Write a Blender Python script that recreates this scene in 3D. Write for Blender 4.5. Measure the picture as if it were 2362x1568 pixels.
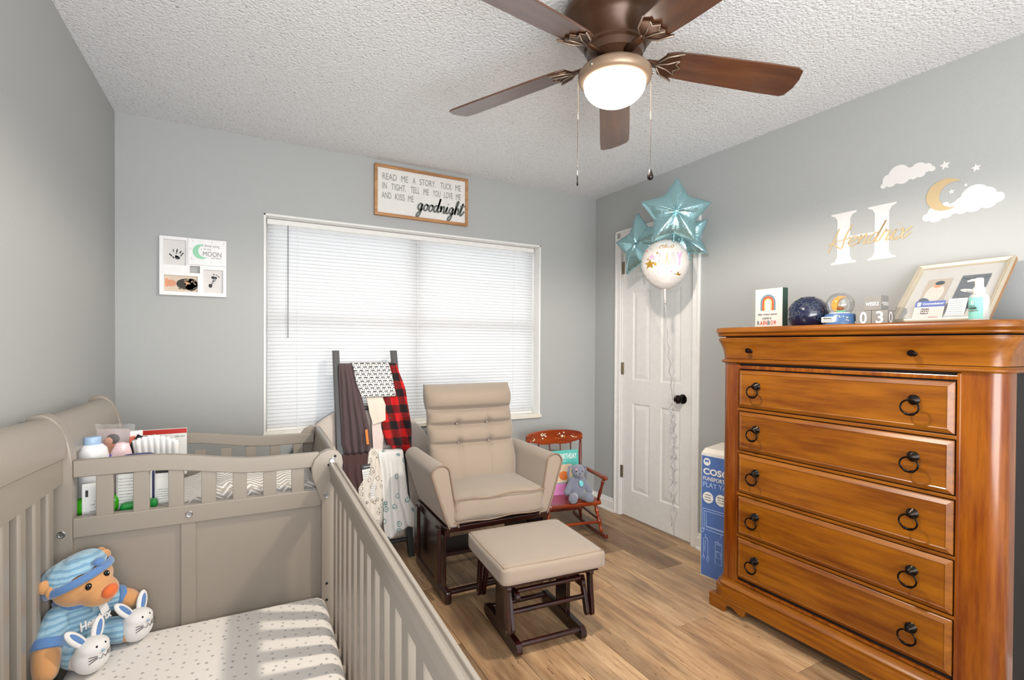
import bpy, bmesh, math, random
from mathutils import Vector, Matrix
random.seed(7)
PI = math.pi
sc = bpy.context.scene
C = sc.collection
for o in list(bpy.data.objects): bpy.data.objects.remove(o)

# ------------------------------------------------------------------ camera, world, lights, exposure
F_PX, PITCH, ROLL, YAW, CZ = 1146.0, -.0092, .0058, .5005, 1.2743
fwd = Vector((math.sin(YAW)*math.cos(PITCH), math.cos(YAW)*math.cos(PITCH), math.sin(PITCH)))
r0 = Vector((math.cos(YAW), -math.sin(YAW), 0)); u0 = r0.cross(fwd)
rv = math.cos(ROLL)*r0+math.sin(ROLL)*u0; uv = -math.sin(ROLL)*r0+math.cos(ROLL)*u0
cd = bpy.data.cameras.new('camera'); cam = bpy.data.objects.new('camera', cd); C.objects.link(cam)
M4 = Matrix((rv, uv, -fwd)).transposed().to_4x4(); M4.translation = (0, 0, CZ); cam.matrix_world = M4
cd.sensor_width = 36; cd.lens = F_PX*36/2362; cd.shift_y = 20.84/2362; cd.clip_start = .02
sc.camera = cam
w = bpy.data.worlds.new('world'); sc.world = w; w.use_nodes = True
w.node_tree.nodes['Background'].inputs[0].default_value = (.96, .98, 1, 1)
w.node_tree.nodes['Background'].inputs[1].default_value = 1.0
def light(name, kind, loc, energy, col, size=.1, rot=(0, 0, 0), sy=None):
    d = bpy.data.lights.new(name, kind); d.energy = energy; d.color = col
    if kind == 'AREA':
        d.size = size
        if sy: d.shape = 'RECTANGLE'; d.size_y = sy
    elif kind == 'POINT': d.shadow_soft_size = size
    o = bpy.data.objects.new(name, d); o.location = loc; o.rotation_euler = rot; C.objects.link(o); return o
FAN = (1.112, 1.32)
lp = light('ceiling_lamp_bulb', 'SPOT', (FAN[0], FAN[1], 2.07), 76, (1, .90, .78), .04); lp.data.spot_size = math.radians(176); lp.data.spot_blend = .25; lp.data.shadow_soft_size = .04
light('daylight_at_window', 'AREA', (1.05, 3.95, 1.55), 23, (.95, .98, 1), 2.6, (-PI/2, 0, 0), 1.7)
light('added_fill_behind_camera', 'AREA', (.5, -1.3, 1.5), 32, (1, .99, .97), 2.2, (PI/2, 0, -.5), 1.8)  # added unseen fill light on the open side behind the camera
light('added_ceiling_uplight', 'AREA', (.45, -.70, 1.0), 56, (.98, .99, 1), 2.2, (PI*.70, 0, 0), 1.2)  # added unseen light, aimed upwards to brighten the ceiling
sc.view_settings.view_transform = 'Standard'; sc.view_settings.look = 'None'
sc.view_settings.gamma = 1; sc.view_settings.use_curve_mapping = False
sc.view_settings.exposure = 0.26

# ------------------------------------------------------------------ materials
def srgb(r, g, b):
    f = lambda c: ((c/255)/12.92 if c/255 <= .04045 else ((c/255+.055)/1.055)**2.4)
    return (f(r), f(g), f(b), 1)
class NT:
    def __init__(s, name):
        s.m = bpy.data.materials.new(name); s.m.use_nodes = True; s.t = s.m.node_tree; s.n = s.t.nodes
        s.b = s.n['Principled BSDF']
    def new(s, kind, **kw):
        n = s.n.new(kind)
        for k, v in kw.items():
            if k in ('operation', 'feature', 'distance', 'blend_type', 'data_type', 'wave_type', 'bands_direction', 'mode'): setattr(n, k, v)
        return n
    def put(s, sock, v):
        if isinstance(v, bpy.types.NodeSocket): s.t.links.new(v, sock)
        else: sock.default_value = v
    def m_(s, op, a, b=0.0, c=None):
        n = s.new('ShaderNodeMath', operation=op); s.put(n.inputs[0], a); s.put(n.inputs[1], b)
        if c is not None: s.put(n.inputs[2], c)
        return n.outputs[0]
    def mix(s, f, a, b):
        n = s.new('ShaderNodeMix', data_type='RGBA'); s.put(n.inputs[0], f); s.put(n.inputs[6], a); s.put(n.inputs[7], b); return n.outputs[2]
    def coord(s, scale=(1, 1, 1), kind='Object', rot=(0, 0, 0), offset=False):
        tc = s.new('ShaderNodeTexCoord'); mp = s.new('ShaderNodeMapping'); mp.inputs['Scale'].default_value = scale
        mp.inputs['Rotation'].default_value = rot
        if offset:
            oi = s.new('ShaderNodeObjectInfo'); ad = s.new('ShaderNodeVectorMath', operation='ADD')
            s.t.links.new(tc.outputs[kind], ad.inputs[0]); s.t.links.new(oi.outputs['Location'], ad.inputs[1]); s.t.links.new(ad.outputs[0], mp.inputs[0])
        else: s.t.links.new(tc.outputs[kind], mp.inputs[0])
        return mp.outputs[0]
    def noise(s, vec, scale, detail=4, rough=.5):
        n = s.new('ShaderNodeTexNoise'); s.t.links.new(vec, n.inputs['Vector'])
        n.inputs['Scale'].default_value = scale; n.inputs['Detail'].default_value = detail; n.inputs['Roughness'].default_value = rough
        return n.outputs[0]
    def ramp(s, f, stops):
        n = s.new('ShaderNodeValToRGB'); s.put(n.inputs[0], f); e = n.color_ramp.elements
        while len(e) < len(stops): e.new(.5)
        for i, (p, c) in enumerate(stops): e[i].position = p; e[i].color = c
        return n.outputs[0]
    def bump(s, h, strength=.3, dist=.01):
        n = s.new('ShaderNodeBump'); n.inputs['Strength'].default_value = strength; n.inputs['Distance'].default_value = dist
        s.put(n.inputs['Height'], h); s.t.links.new(n.outputs[0], s.b.inputs['Normal'])
    def set(s, col=None, rough=.5, metal=0, spec=None, coat=0, trans=0, emis=None, es=0, sheen=0):
        if col is not None: s.put(s.b.inputs['Base Color'], col)
        s.put(s.b.inputs['Roughness'], rough); s.b.inputs['Metallic'].default_value = metal
        if spec is not None: s.b.inputs['Specular IOR Level'].default_value = spec
        s.b.inputs['Coat Weight'].default_value = coat; s.b.inputs['Transmission Weight'].default_value = trans
        s.b.inputs['Sheen Weight'].default_value = sheen
        if emis: s.b.inputs['Emission Color'].default_value = emis; s.b.inputs['Emission Strength'].default_value = es
        return s.m
MC = {}
def plain(name, col, rough=.5, metal=0, coat=0, bump=0, bs=200, spec=None, var=.06):
    """procedural material: colour with a little noise variation"""
    if name in MC: return MC[name]
    n = NT(name); v = n.coord(); f = n.noise(v, bs if bump else 30, 3)
    c = srgb(*col); c2 = tuple(x*(1-var*2) for x in c[:3])+(1,)
    colr = n.mix(f, c, c2)
    if bump: n.bump(f, bump, .002)
    MC[name] = n.set(colr, rough, metal, spec, coat); return MC[name]
def fabric(name, col, rough=.9, bs=500, bump=.5, sheen=.2, var=.1):
    if name in MC: return MC[name]
    n = NT(name); v = n.coord(); f = n.noise(v, bs, 2); g = n.noise(v, 9, 3)
    c = srgb(*col); c2 = tuple(x*(1-var*2) for x in c[:3])+(1,)
    n.bump(n.m_('ADD', f, n.m_('MULTIPLY', g, 2)), bump, .0015)
    MC[name] = n.set(n.mix(n.m_('MULTIPLY', n.m_('ADD', f, g), .5), c2, c), rough, sheen=sheen); return MC[name]
def wood(name, c1, c2, c3, axis=0, rough=.3, coat=.3, grain=14, blot=2.2, kind='Object', bump=.08):
    if name in MC: return MC[name]
    n = NT(name); s = [grain, grain, grain]; s[axis] = 1.2
    v = n.coord(tuple(s), kind, offset=True); g = n.noise(v, 3.0, 8, .62)
    b = n.noise(n.coord(tuple(1.2 if i == axis else 5.0 for i in range(3)), kind, offset=True), blot, 5, .65)
    c = n.ramp(g, [(.3, srgb(*c2)), (.62, srgb(*c1))])
    bb = n.ramp(b, [(.42, (0, 0, 0, 1)), (.62, (1, 1, 1, 1))])
    col = n.mix(n.m_('MULTIPLY', bb, .85), c, n.mix(g, srgb(*c3), c))
    n.bump(g, bump, .002); n.b.inputs['Coat Roughness'].default_value = .12 if coat < .9 else .32
    MC[name] = n.set(col, rough, coat=coat); return MC[name]

def M_wall(name):
    n = NT(name); v = n.coord(); f = n.noise(v, 140, 3, .6)
    n.bump(f, .16, .004)
    return n.set(n.mix(n.noise(v, 1.2, 2), srgb(166, 168, 167), srgb(172, 174, 173)), .55)
WALL = M_wall('wall_paint_light_grey')
def M_ceiling():
    n = NT('popcorn_ceiling'); v = n.coord()
    vo = n.new('ShaderNodeTexVoronoi'); n.t.links.new(v, vo.inputs['Vector']); vo.inputs['Scale'].default_value = 95; vo.inputs['Randomness'].default_value = 1
    f = n.noise(v, 75, 5, .7); g = n.noise(v, 190, 2, .6)
    h = n.m_('ADD', n.m_('MULTIPLY', f, 1.6), n.m_('ADD', n.m_('MULTIPLY', n.m_('SUBTRACT', .6, vo.outputs[0]), .8), n.m_('MULTIPLY', g, .5)))
    n.bump(h, .9, .010)
    pit = n.ramp(f, [(.30, srgb(166, 168, 168)), (.43, srgb(250, 251, 252))])
    return n.set(pit, .85)
def M_plank():
    n = NT('oak_look_laminate')
    oi = n.new('ShaderNodeObjectInfo'); rnd = oi.outputs['Random']
    tc = n.new('ShaderNodeTexCoord'); ad = n.new('ShaderNodeVectorMath', operation='ADD')
    cb = n.new('ShaderNodeCombineXYZ'); n.put(cb.inputs[0], n.m_('MULTIPLY', rnd, 37)); n.put(cb.inputs[1], n.m_('MULTIPLY', rnd, 91)); n.put(cb.inputs[2], rnd)
    n.t.links.new(tc.outputs['Object'], ad.inputs[0]); n.t.links.new(cb.outputs[0], ad.inputs[1])
    def mp(s):
        m = n.new('ShaderNodeMapping'); m.inputs['Scale'].default_value = s; n.t.links.new(ad.outputs[0], m.inputs[0]); return m.outputs[0]
    g = n.noise(mp((26, 2.0, 1)), 2.2, 8, .65); h = n.noise(mp((6, 1.3, 1)), 1.6, 4, .55); k = n.noise(mp((60, 9, 1)), 1.5, 3, .6)
    c = n.ramp(g, [(.28, srgb(138, 108, 78)), (.45, srgb(186, 154, 118)), (.68, srgb(212, 184, 148))])
    c = n.mix(n.ramp(h, [(.42, (0, 0, 0, 1)), (.7, (.75, .75, .75, 1))]), c, srgb(122, 100, 80))
    crack = n.ramp(k, [(.27, (1, 1, 1, 1)), (.33, (0, 0, 0, 1))])
    c = n.mix(crack, c, srgb(92, 62, 42))
    tone = n.ramp(rnd, [(0, srgb(205, 196, 188)), (.25, srgb(255, 250, 243)), (.6, srgb(236, 224, 212)), (.8, srgb(172, 164, 158)), (1, srgb(255, 245, 232))])
    mm = n.new('ShaderNodeMix', data_type='RGBA', blend_type='MULTIPLY'); mm.inputs[0].default_value = 1
    n.put(mm.inputs[6], c); n.put(mm.inputs[7], tone)
    n.bump(g, .12, .002)
    return n.set(mm.outputs[2], .42)

# ------------------------------------------------------------------ mesh helpers
class MB:
    def __init__(s): s.v = []; s.f = []
    def add(s, V, Fc):
        k = len(s.v); s.v += [tuple(p) for p in V]; s.f += [tuple(i+k for i in f) for f in Fc]; return s
    def box(s, x0, x1, y0, y1, z0, z1):
        V = [(x, y, z) for z in (z0, z1) for y in (y0, y1) for x in (x0, x1)]
        return s.add(V, [(0, 2, 3, 1), (4, 5, 7, 6), (0, 1, 5, 4), (2, 6, 7, 3), (0, 4, 6, 2), (1, 3, 7, 5)])
    def tube(s, pts, r, n=10, cap=True, close=False, sx=1, sy=1):
        pts = [Vector(p) for p in pts]; N = len(pts); V = []; Fc = []
        up = None
        for i, p in enumerate(pts):
            if close: t = pts[(i+1) % N]-pts[i-1]
            else: t = pts[min(i+1, N-1)]-pts[max(i-1, 0)]
            t.normalize()
            if up is None: up = Vector((0, 0, 1)) if abs(t.z) < .9 else Vector((1, 0, 0))
            a = t.cross(up); a.normalize(); b = a.cross(t); b.normalize(); up = b
            rr = r[i] if isinstance(r, (list, tuple)) else r
            for k in range(n):
                an = 2*PI*k/n; V.append(p+a*(rr*math.cos(an)*sx)+b*(rr*math.sin(an)*sy))
        for i in range(N if close else N-1):
            j = (i+1) % N
            for k in range(n): Fc.append((i*n+k, i*n+(k+1) % n, j*n+(k+1) % n, j*n+k))
        if cap and not close: Fc.append(tuple(range(n))[::-1]); Fc.append(tuple((N-1)*n+k for k in range(n)))
        return s.add(V, Fc)
    def lathe(s, prof, n=24, c=(0, 0, 0), ax='z', cap=True, sx=1, sy=1):
        V = []; Fc = []; N = len(prof)
        for r, z in prof:
            for k in range(n):
                a = 2*PI*k/n; x = r*math.cos(a)*sx; y = r*math.sin(a)*sy
                p = {'z': (x, y, z), 'x': (z, x, y), 'y': (y, z, x)}[ax]; V.append((p[0]+c[0], p[1]+c[1], p[2]+c[2]))
        for i in range(N-1):
            for k in range(n): Fc.append((i*n+k, i*n+(k+1) % n, (i+1)*n+(k+1) % n, (i+1)*n+k))
        if cap:
            if prof[0][0] > 1e-6: Fc.append(tuple(range(n))[::-1])
            if prof[-1][0] > 1e-6: Fc.append(tuple((N-1)*n+k for k in range(n)))
        return s.add(V, Fc)
    def ell(s, c, r, n=20, m=12, rot=None):
        prof = [(max(math.sin(PI*i/m), 1e-7), -math.cos(PI*i/m)) for i in range(m+1)]
        t = MB().lathe(prof, n); R = rot.to_matrix() if rot else Matrix.Identity(3)
        V = [R @ Vector((p[0]*r[0], p[1]*r[1], p[2]*r[2]))+Vector(c) for p in t.v]
        return s.add(V, t.f)
    def prism(s, poly, a, b, ax='y'):
        """poly of 2-d points extruded along ax from a to b"""
        n = len(poly); V = []
        for t in (a, b):
            for (p, q) in poly: V.append({'y': (p, t, q), 'x': (t, p, q), 'z': (p, q, t)}[ax])
        Fc = [tuple(range(n)), tuple(range(2*n-1, n-1, -1))]+[(i, i+n, (i+1) % n+n, (i+1) % n) for i in range(n)]
        return s.add(V, Fc)
    def grid(s, fn, nu, nv, cu=False):
        V = [fn(i/nu, j/nv) for j in range(nv+1) for i in range(nu+1)]
        return s.add(V, [(j*(nu+1)+i, j*(nu+1)+i+1, (j+1)*(nu+1)+i+1, (j+1)*(nu+1)+i) for j in range(nv) for i in range(nu)])
    def xf(s, m):
        s.v = [tuple(m @ Vector(p)) for p in s.v]; return s
    def make(s, name, mat, parent=None, smooth=False, bevel=0, seg=2, weld=False, fixn=True, mesh=None):
        me = bpy.data.meshes.new(name); me.from_pydata(s.v, [], s.f); me.update()
        bm = bmesh.new(); bm.from_mesh(me)
        if weld: bmesh.ops.remove_doubles(bm, verts=bm.verts, dist=1e-5)
        if fixn: bmesh.ops.recalc_face_normals(bm, faces=bm.faces)
        bm.to_mesh(me); bm.free()
        me.materials.append(mat)
        o = bpy.data.objects.new(name, me); C.objects.link(o)
        if parent: o.parent = parent
        if smooth:
            for p in me.polygons: p.use_smooth = True
            if smooth == 2:
                bm = bmesh.new(); bm.from_mesh(me)
                for e in bm.edges:
                    if len(e.link_faces) == 2 and e.calc_face_angle(0) > .7: e.smooth = False
                bm.to_mesh(me); bm.free()
        if bevel:
            b = o.modifiers.new('bevel', 'BEVEL'); b.width = bevel; b.segments = seg; b.limit_method = 'ANGLE'; b.angle_limit = .6
            b.harden_normals = False
        return o
def bx(name, x0, x1, y0, y1, z0, z1, mat, parent=None, bevel=0, seg=2):
    return MB().box(x0, x1, y0, y1, z0, z1).make(name, mat, parent, bevel=bevel, seg=seg)
def tag(o, label=None, cat=None, group=None, kind=None):
    if label: o['label'] = label
    if cat: o['category'] = cat
    if group: o['group'] = group
    if kind: o['kind'] = kind
    return o
def thing(name, label, cat, loc=(0, 0, 0), rz=0, group=None, rot=None):
    o = bpy.data.objects.new(name, None); C.objects.link(o); o.location = loc; o.rotation_euler = rot or (0, 0, rz)
    o.empty_display_size = .05
    return tag(o, label, cat, group)
def struct(name, loc=(0, 0, 0), rz=0, label=None):
    o = bpy.data.objects.new(name, None); C.objects.link(o); o.location = loc; o.rotation_euler = (0, 0, rz)
    o['kind'] = 'structure'
    if label: o['label'] = label
    return o
def subd(o, lv=1):
    m = o.modifiers.new('subd', 'SUBSURF'); m.levels = lv; m.render_levels = lv; return o
def solid(o, t, off=0):
    m = o.modifiers.new('thick', 'SOLIDIFY'); m.thickness = t; m.offset = off; return o
def remesh(o, vox, sm=6):
    m = o.modifiers.new('remesh', 'REMESH'); m.mode = 'VOXEL'; m.voxel_size = vox; m.use_smooth_shade = True
    if sm: k = o.modifiers.new('sm', 'SMOOTH'); k.iterations = sm; k.factor = .5
    return o
def rpoly(x0, x1, z0, z1, r, n=5):
    P = []
    for cx, cz, a0 in ((x1-r, z1-r, 0), (x0+r, z1-r, 90), (x0+r, z0+r, 180), (x1-r, z0+r, 270)):
        for i in range(n+1):
            a = math.radians(a0+90*i/n); P.append((cx+r*math.cos(a), cz+r*math.sin(a)))
    return P
def arc(cx, cy, r, a0, a1, n=10, ry=None):
    return [(cx+r*math.cos(math.radians(a0+(a1-a0)*i/n)), cy+(ry or r)*math.sin(math.radians(a0+(a1-a0)*i/n))) for i in range(n+1)]
def crescent(cx, cy, R, a0, a1, t, n=28):
    """outer arc a0..a1 (degrees) and an inner arc through both tips, t thick in the middle"""
    out = arc(cx, cy, R, a0, a1, n); am = math.radians((a0+a1)/2)
    A, B, M = Vector(out[0]), Vector(out[-1]), Vector((cx+(R-t)*math.cos(am), cy+(R-t)*math.sin(am)))
    ax, ay, bx_, by, mx_, my = A.x, A.y, B.x, B.y, M.x, M.y; d = 2*(ax*(by-my)+bx_*(my-ay)+mx_*(ay-by))
    ux = ((ax*ax+ay*ay)*(by-my)+(bx_*bx_+by*by)*(my-ay)+(mx_*mx_+my*my)*(ay-by))/d
    uy = ((ax*ax+ay*ay)*(mx_-bx_)+(bx_*bx_+by*by)*(ax-mx_)+(mx_*mx_+my*my)*(bx_-ax))/d
    r = math.hypot(ax-ux, ay-uy); f = lambda p: math.atan2(p.y-uy, p.x-ux) % (2*PI)
    tb, ta = f(B), f(A)
    if tb < ta: tb += 2*PI
    inn = [(ux+r*math.cos(tb+(ta-tb)*i/n), uy+r*math.sin(tb+(ta-tb)*i/n)) for i in range(1, n)]
    return out, inn
def crescent_mesh(C_, y0, y1):
    out, inn = C_; P = out+inn; N = len(P); o_ = len(out); mb = MB()
    inn2 = [out[0]]+inn[::-1]+[out[-1]]; V = [(p[0], y0, p[1]) for p in out]+[(p[0], y0, p[1]) for p in inn2]+[(p[0], y1, p[1]) for p in out]+[(p[0], y1, p[1]) for p in inn2]
    k = o_; Fc = []
    for i in range(k-1): Fc += [(i, i+1, k+i+1, k+i), (2*k+i, 3*k+i, 3*k+i+1, 2*k+i+1), (i, 2*k+i, 2*k+i+1, i+1), (k+i, k+i+1, 3*k+i+1, 3*k+i)]
    return mb.add(V, Fc)
def star_poly(cx, cy, R, r=None, n=5, rot=90):
    r = r or R*.42
    return [(cx+(R if k % 2 == 0 else r)*math.cos(math.radians(rot+180*k/n)), cy+(R if k % 2 == 0 else r)*math.sin(math.radians(rot+180*k/n))) for k in range(2*n)]
def place(mb, o, xd, yd):
    """map local (x,y,z) of a flat design (x right, y up, z out) to 3-D"""
    o, xd, yd = Vector(o), Vector(xd).normalized(), Vector(yd).normalized(); zd = xd.cross(yd)
    mb.v = [tuple(o+xd*p[0]+yd*p[1]+zd*p[2]) for p in mb.v]; return mb
TXT = {}
def text(s, o, xd, yd, w, h, mat, parent, name='lettering', depth=.0006, bold=0, shear=0, fixed=False):
    """lettering fitted into w x h with its lower left corner at o; flat print"""
    key = (s, bold, shear)
    if key not in TXT:
        cu = bpy.data.curves.new('t', 'FONT'); cu.body = s; cu.size = 1; cu.offset = bold; cu.shear = shear; cu.resolution_u = 3; cu.extrude = .001
        ob = bpy.data.objects.new('t', cu); C.objects.link(ob); dg = bpy.context.evaluated_depsgraph_get()
        me = bpy.data.meshes.new_from_object(ob.evaluated_get(dg)); TXT[key] = ([tuple(v.co) for v in me.vertices], [tuple(p.vertices) for p in me.polygons])
        bpy.data.objects.remove(ob); bpy.data.meshes.remove(me)
    V, Fc = TXT[key]
    xs = [v[0] for v in V]; ys = [v[1] for v in V]; zs = [v[2] for v in V]
    x0, x1, y0, y1, z0, z1 = min(xs), max(xs), min(ys), max(ys), min(zs), max(zs)
    mb = MB().add([((v[0]-x0)/(x1-x0)*w, (v[1]-y0)/(y1-y0)*h, (v[2]-z0)/max(z1-z0, 1e-9)*depth) for v in V], Fc)
    return place(mb, o, xd, yd).make(name, mat, parent, fixn=False)
def catmull(P, k=6):
    P = [Vector(p).to_3d() if len(p) == 2 else Vector(p) for p in P]; out = []
    for i in range(len(P)-1):
        a, b, c, d = P[max(i-1, 0)], P[i], P[i+1], P[min(i+2, len(P)-1)]
        for j in range(k):
            t = j/k; out.append(.5*((2*b)+(c-a)*t+(2*a-5*b+4*c-d)*t*t+(3*b-a-3*c+d)*t**3))
    out.append(P[-1]); return out
def ribbon(mb, pts, wd, t, z0=0):
    """flat pen stroke in the xy plane, thickness t"""
    P = catmull(pts) if len(pts) > 2 else [Vector(p).to_3d() for p in pts]
    L = []; R_ = []
    for i, p in enumerate(P):
        d = (P[min(i+1, len(P)-1)]-P[max(i-1, 0)]); d.z = 0
        if d.length < 1e-9: d = Vector((1, 0, 0))
        d.normalize(); nn = Vector((-d.y, d.x, 0))*wd/2; L.append(p+nn); R_.append(p-nn)
    n = len(P); V = [(q.x, q.y, z0) for q in L+R_]+[(q.x, q.y, z0+t) for q in L+R_]; Fc = []
    for i in range(n-1):
        Fc += [(2*n+i, 2*n+i+1, 3*n+i+1, 3*n+i), (i, n+i, n+i+1, i+1), (i, i+1, 2*n+i+1, 2*n+i), (n+i, 3*n+i, 3*n+i+1, n+i+1)]
    Fc += [(0, 2*n, 3*n, n), (n-1, 2*n-1, 4*n-1, 3*n-1)]
    return mb.add(V, Fc)
CUR = {
 'e': (.62, [[(0, .3), (.35, .55), (.45, .85), (.25, 1), (.05, .7), (.05, .3), (.3, 0), (.62, .2)]]),
 'n': (.72, [[(0, .6), (.1, 1), (.14, .1), (.2, .6), (.4, 1), (.5, .8), (.5, .1), (.6, 0), (.72, .2)]]),
 'd': (.78, [[(.5, .85), (.3, 1), (.05, .6), (.12, .05), (.32, .1), (.5, .8), (.6, 2.1), (.52, .3), (.62, 0), (.78, .2)]]),
 'r': (.62, [[(0, .2), (.12, 1.15), (.2, .92), (.4, 1), (.4, .3), (.48, 0), (.62, .2)]]),
 'i': (.42, [[(0, .2), (.16, 1), (.12, .15), (.25, 0), (.42, .2)], [(.16, 1.45), (.2, 1.5)]]),
 'x': (.7, [[(0, .8), (.15, 1), (.32, .1), (.5, 0), (.75, .5)], [(.65, 1.05), (.35, .5), (.02, -.1)]]),
 'g': (.72, [[(.5, .85), (.3, 1), (.05, .6), (.15, .1), (.35, .1), (.5, .9), (.45, -.5), (.2, -1.1), (.08, -.7), (.4, -.1), (.72, .3)]]),
 'o': (.62, [[(.3, 1), (.05, .6), (.15, .05), (.4, .1), (.5, .6), (.3, 1), (.45, .8), (.62, .85)]]),
 'h': (.66, [[(0, .3), (.3, 1.8), (.2, 2.1), (.1, 1.5), (.1, 0), (.2, .7), (.4, 1), (.5, .6), (.5, .1), (.66, .2)]]),
 't': (.55, [[(0, .3), (.25, 1.9), (.15, .2), (.3, 0), (.6, .7)], [(-.05, 1.35), (.6, 1.5)]]),
 'H': (1.25, [[(.1, 2.1), (.12, 1), (.08, -.4)], [(-.15, .4), (.3, .65), (1.25, .9)], [(.95, 2.3), (.85, 1), (.95, -.1), (.55, .1), (.1, .5)]]),
}
def cursive(word, xh, pen, t, slant=.25, z0=0):
    mb = MB(); x = 0; dz = 0
    for ch in word:
        adv, st = CUR[ch]
        for s_ in st:
            dz += .00003; ribbon(mb, [((x+p[0]+p[1]*slant)*xh, p[1]*xh) for p in s_], pen, t+dz, z0)
        x += adv
    return mb, x*xh
WHITE = plain('white_semi_gloss_paint', (236, 235, 232), .35)
BLACK = plain('black_print', (22, 22, 24), .5)
CHROME = plain('brushed_steel', (190, 190, 190), .3, 1)
def print_mat(name, col): return plain('print_'+name, col, .6, var=.02)
# ------------------------------------------------------------------ room
D = 3.182; H = 2.44
def LW(y): return -.558-.008*(D-y)
def RWX(y): return 2.501+.0201*(D-y)
YF = -1.15
wx0, wx1, wz0, wz1 = .117, 1.982, .75, 2.018
# floor of separate planks on a thin base
fl = MB().box(-.72, 2.75, YF, D+.1, -.05, -.012).make('floor', plain('floor_underlay', (40, 34, 28), .9)); fl['kind'] = 'structure'
PLANK = M_plank()
pm = {}
x = -.62; col = 0
while x < 2.62:
    y = YF-random.random()*1.1 if col != 15 else -1.6
    while y < D:
        y1 = min(y+1.22, D-.004); ya = max(y, YF)
        if y1-ya > .03:
            L = round(y1-ya, 3)
            if L not in pm:
                o = MB().box(-.0895, .0895, 0, L-.0012, -.012, 0).make('plank', PLANK, fl, bevel=.0012, seg=1); pm[L] = o
            else:
                o = pm[L].copy(); C.objects.link(o); o.parent = fl; o.name = 'plank'
            o.location = (x+.09, ya, 0)
        y += 1.22
    x += .181; col += 1
ce = MB().box(-.75, 2.8, YF, D+.15, H, H+.08).make('ceiling', M_ceiling()); ce['kind'] = 'structure'
o = MB().prism([(LW(YF), YF), (LW(D), D), (LW(D)-.12, D+.14), (LW(YF)-.12, YF)], 0, H, 'z').make('wall_left', WALL); o['kind'] = 'structure'
# right wall with a door opening
dy0, dy1, dzt = 2.876, 2.218, 2.07
def rwall(mb, ya, yb, z0, z1): mb.prism([(RWX(ya), ya), (RWX(yb), yb), (RWX(yb)+.12, yb), (RWX(ya)+.12, ya)], z0, z1, 'z')
mb = MB(); rwall(mb, YF, dy1, 0, H); rwall(mb, dy1, dy0, dzt, H); rwall(mb, dy0, D+.14, 0, H)
o = mb.make('wall_right', WALL); o['kind'] = 'structure'
mb = MB().box(LW(D), wx0, D, D+.18, 0, H).box(wx1, RWX(D), D, D+.18, 0, H).box(wx0, wx1, D, D+.18, 0, wz0).box(wx0, wx1, D, D+.18, wz1, H)
o = mb.make('wall_back', WALL); o['kind'] = 'structure'
# baseboards
def bb(name, ps, par=None):
    mb = MB(); 
    for a, b, n in ps:
        a, b, n = Vector(a), Vector(b), Vector(n)
        prof = [(0, 0), (.022, 0), (.022, .012), (.016, .02), (.014, .075), (.009, .085), (.009, .094), (0, .1)]
        V = [(p+n*q[0]).to_3d()+Vector((0, 0, q[1]+.0005)) for p in (a, b) for q in prof]; k = len(prof)
        mb.add(V, [tuple(range(k))[::-1], tuple(range(k, 2*k))]+[(i, (i+1) % k, k+(i+1) % k, k+i) for i in range(k)])
    o = mb.make(name, WHITE); o['kind'] = 'structure'; return o
bb('baseboard_back', [((LW(D)+.001, D-.001), (RWX(D)-.001, D-.001), (0, -1))])
bb('baseboard_right', [((RWX(D)-.001, D-.002), (RWX(2.93)-.001, 2.934), (-1, 0)), ((RWX(2.16)-.001, 2.157), (RWX(YF)-.001, YF), (-1, 0))])
bb('baseboard_left', [((LW(D)+.001, D), (LW(YF)+.001, YF), (1, 0))])

# ---- window: white return lining, sashes, glass, stool
win = struct('window_1', label='wide white two-sash window filling the back wall opening behind closed mini blinds')
mb = MB().box(wx0, wx0+.012, D-.004, D+.18, wz0, wz1).box(wx1-.012, wx1, D-.004, D+.18, wz0, wz1).box(wx0, wx1, D-.004, D+.18, wz1-.012, wz1)
mb.make('window_lining', WHITE, win, bevel=.002)
bx('window_sill', wx0-.004, wx1+.004, D-.022, D+.16, wz0-.022, wz0+.004, plain('cream_sill', (232, 226, 212), .4), win, .004)
FR = plain('window_frame_vinyl', (225, 225, 222), .4)
yw = D+.155; xm = (wx0+wx1)/2+.0
mb = MB()
for a, b in ((wx0+.012, wx0+.055), (xm-.035, xm+.035), (wx1-.055, wx1-.012)): mb.box(a, b, yw-.025, yw+.025, wz0, wz1-.01)
for a, b in ((wz0+.004, wz0+.05), (1.385, 1.44), (wz1-.055, wz1-.012)): mb.box(wx0+.012, wx1-.012, yw-.02, yw+.024, a, b)
mb.make('window_frame', FR, win)
gl = NT('window_glass'); tr = gl.n.new('ShaderNodeBsdfTransparent'); gs = gl.n.new('ShaderNodeBsdfGlossy'); gs.inputs['Roughness'].default_value = .02
mx = gl.n.new('ShaderNodeMixShader'); mx.inputs[0].default_value = .08
gl.t.links.new(tr.outputs[0], mx.inputs[1]); gl.t.links.new(gs.outputs[0], mx.inputs[2]); gl.t.links.new(mx.outputs[0], gl.n['Material Output'].inputs[0])
for a, b in ((wx0+.05, xm-.03), (xm+.03, wx1-.05)):
    for c, d in ((wz0+.045, 1.39), (1.435, wz1-.05)): bx('pane', a, b, yw-.002, yw+.002, c, d, gl.m, win)

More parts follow.
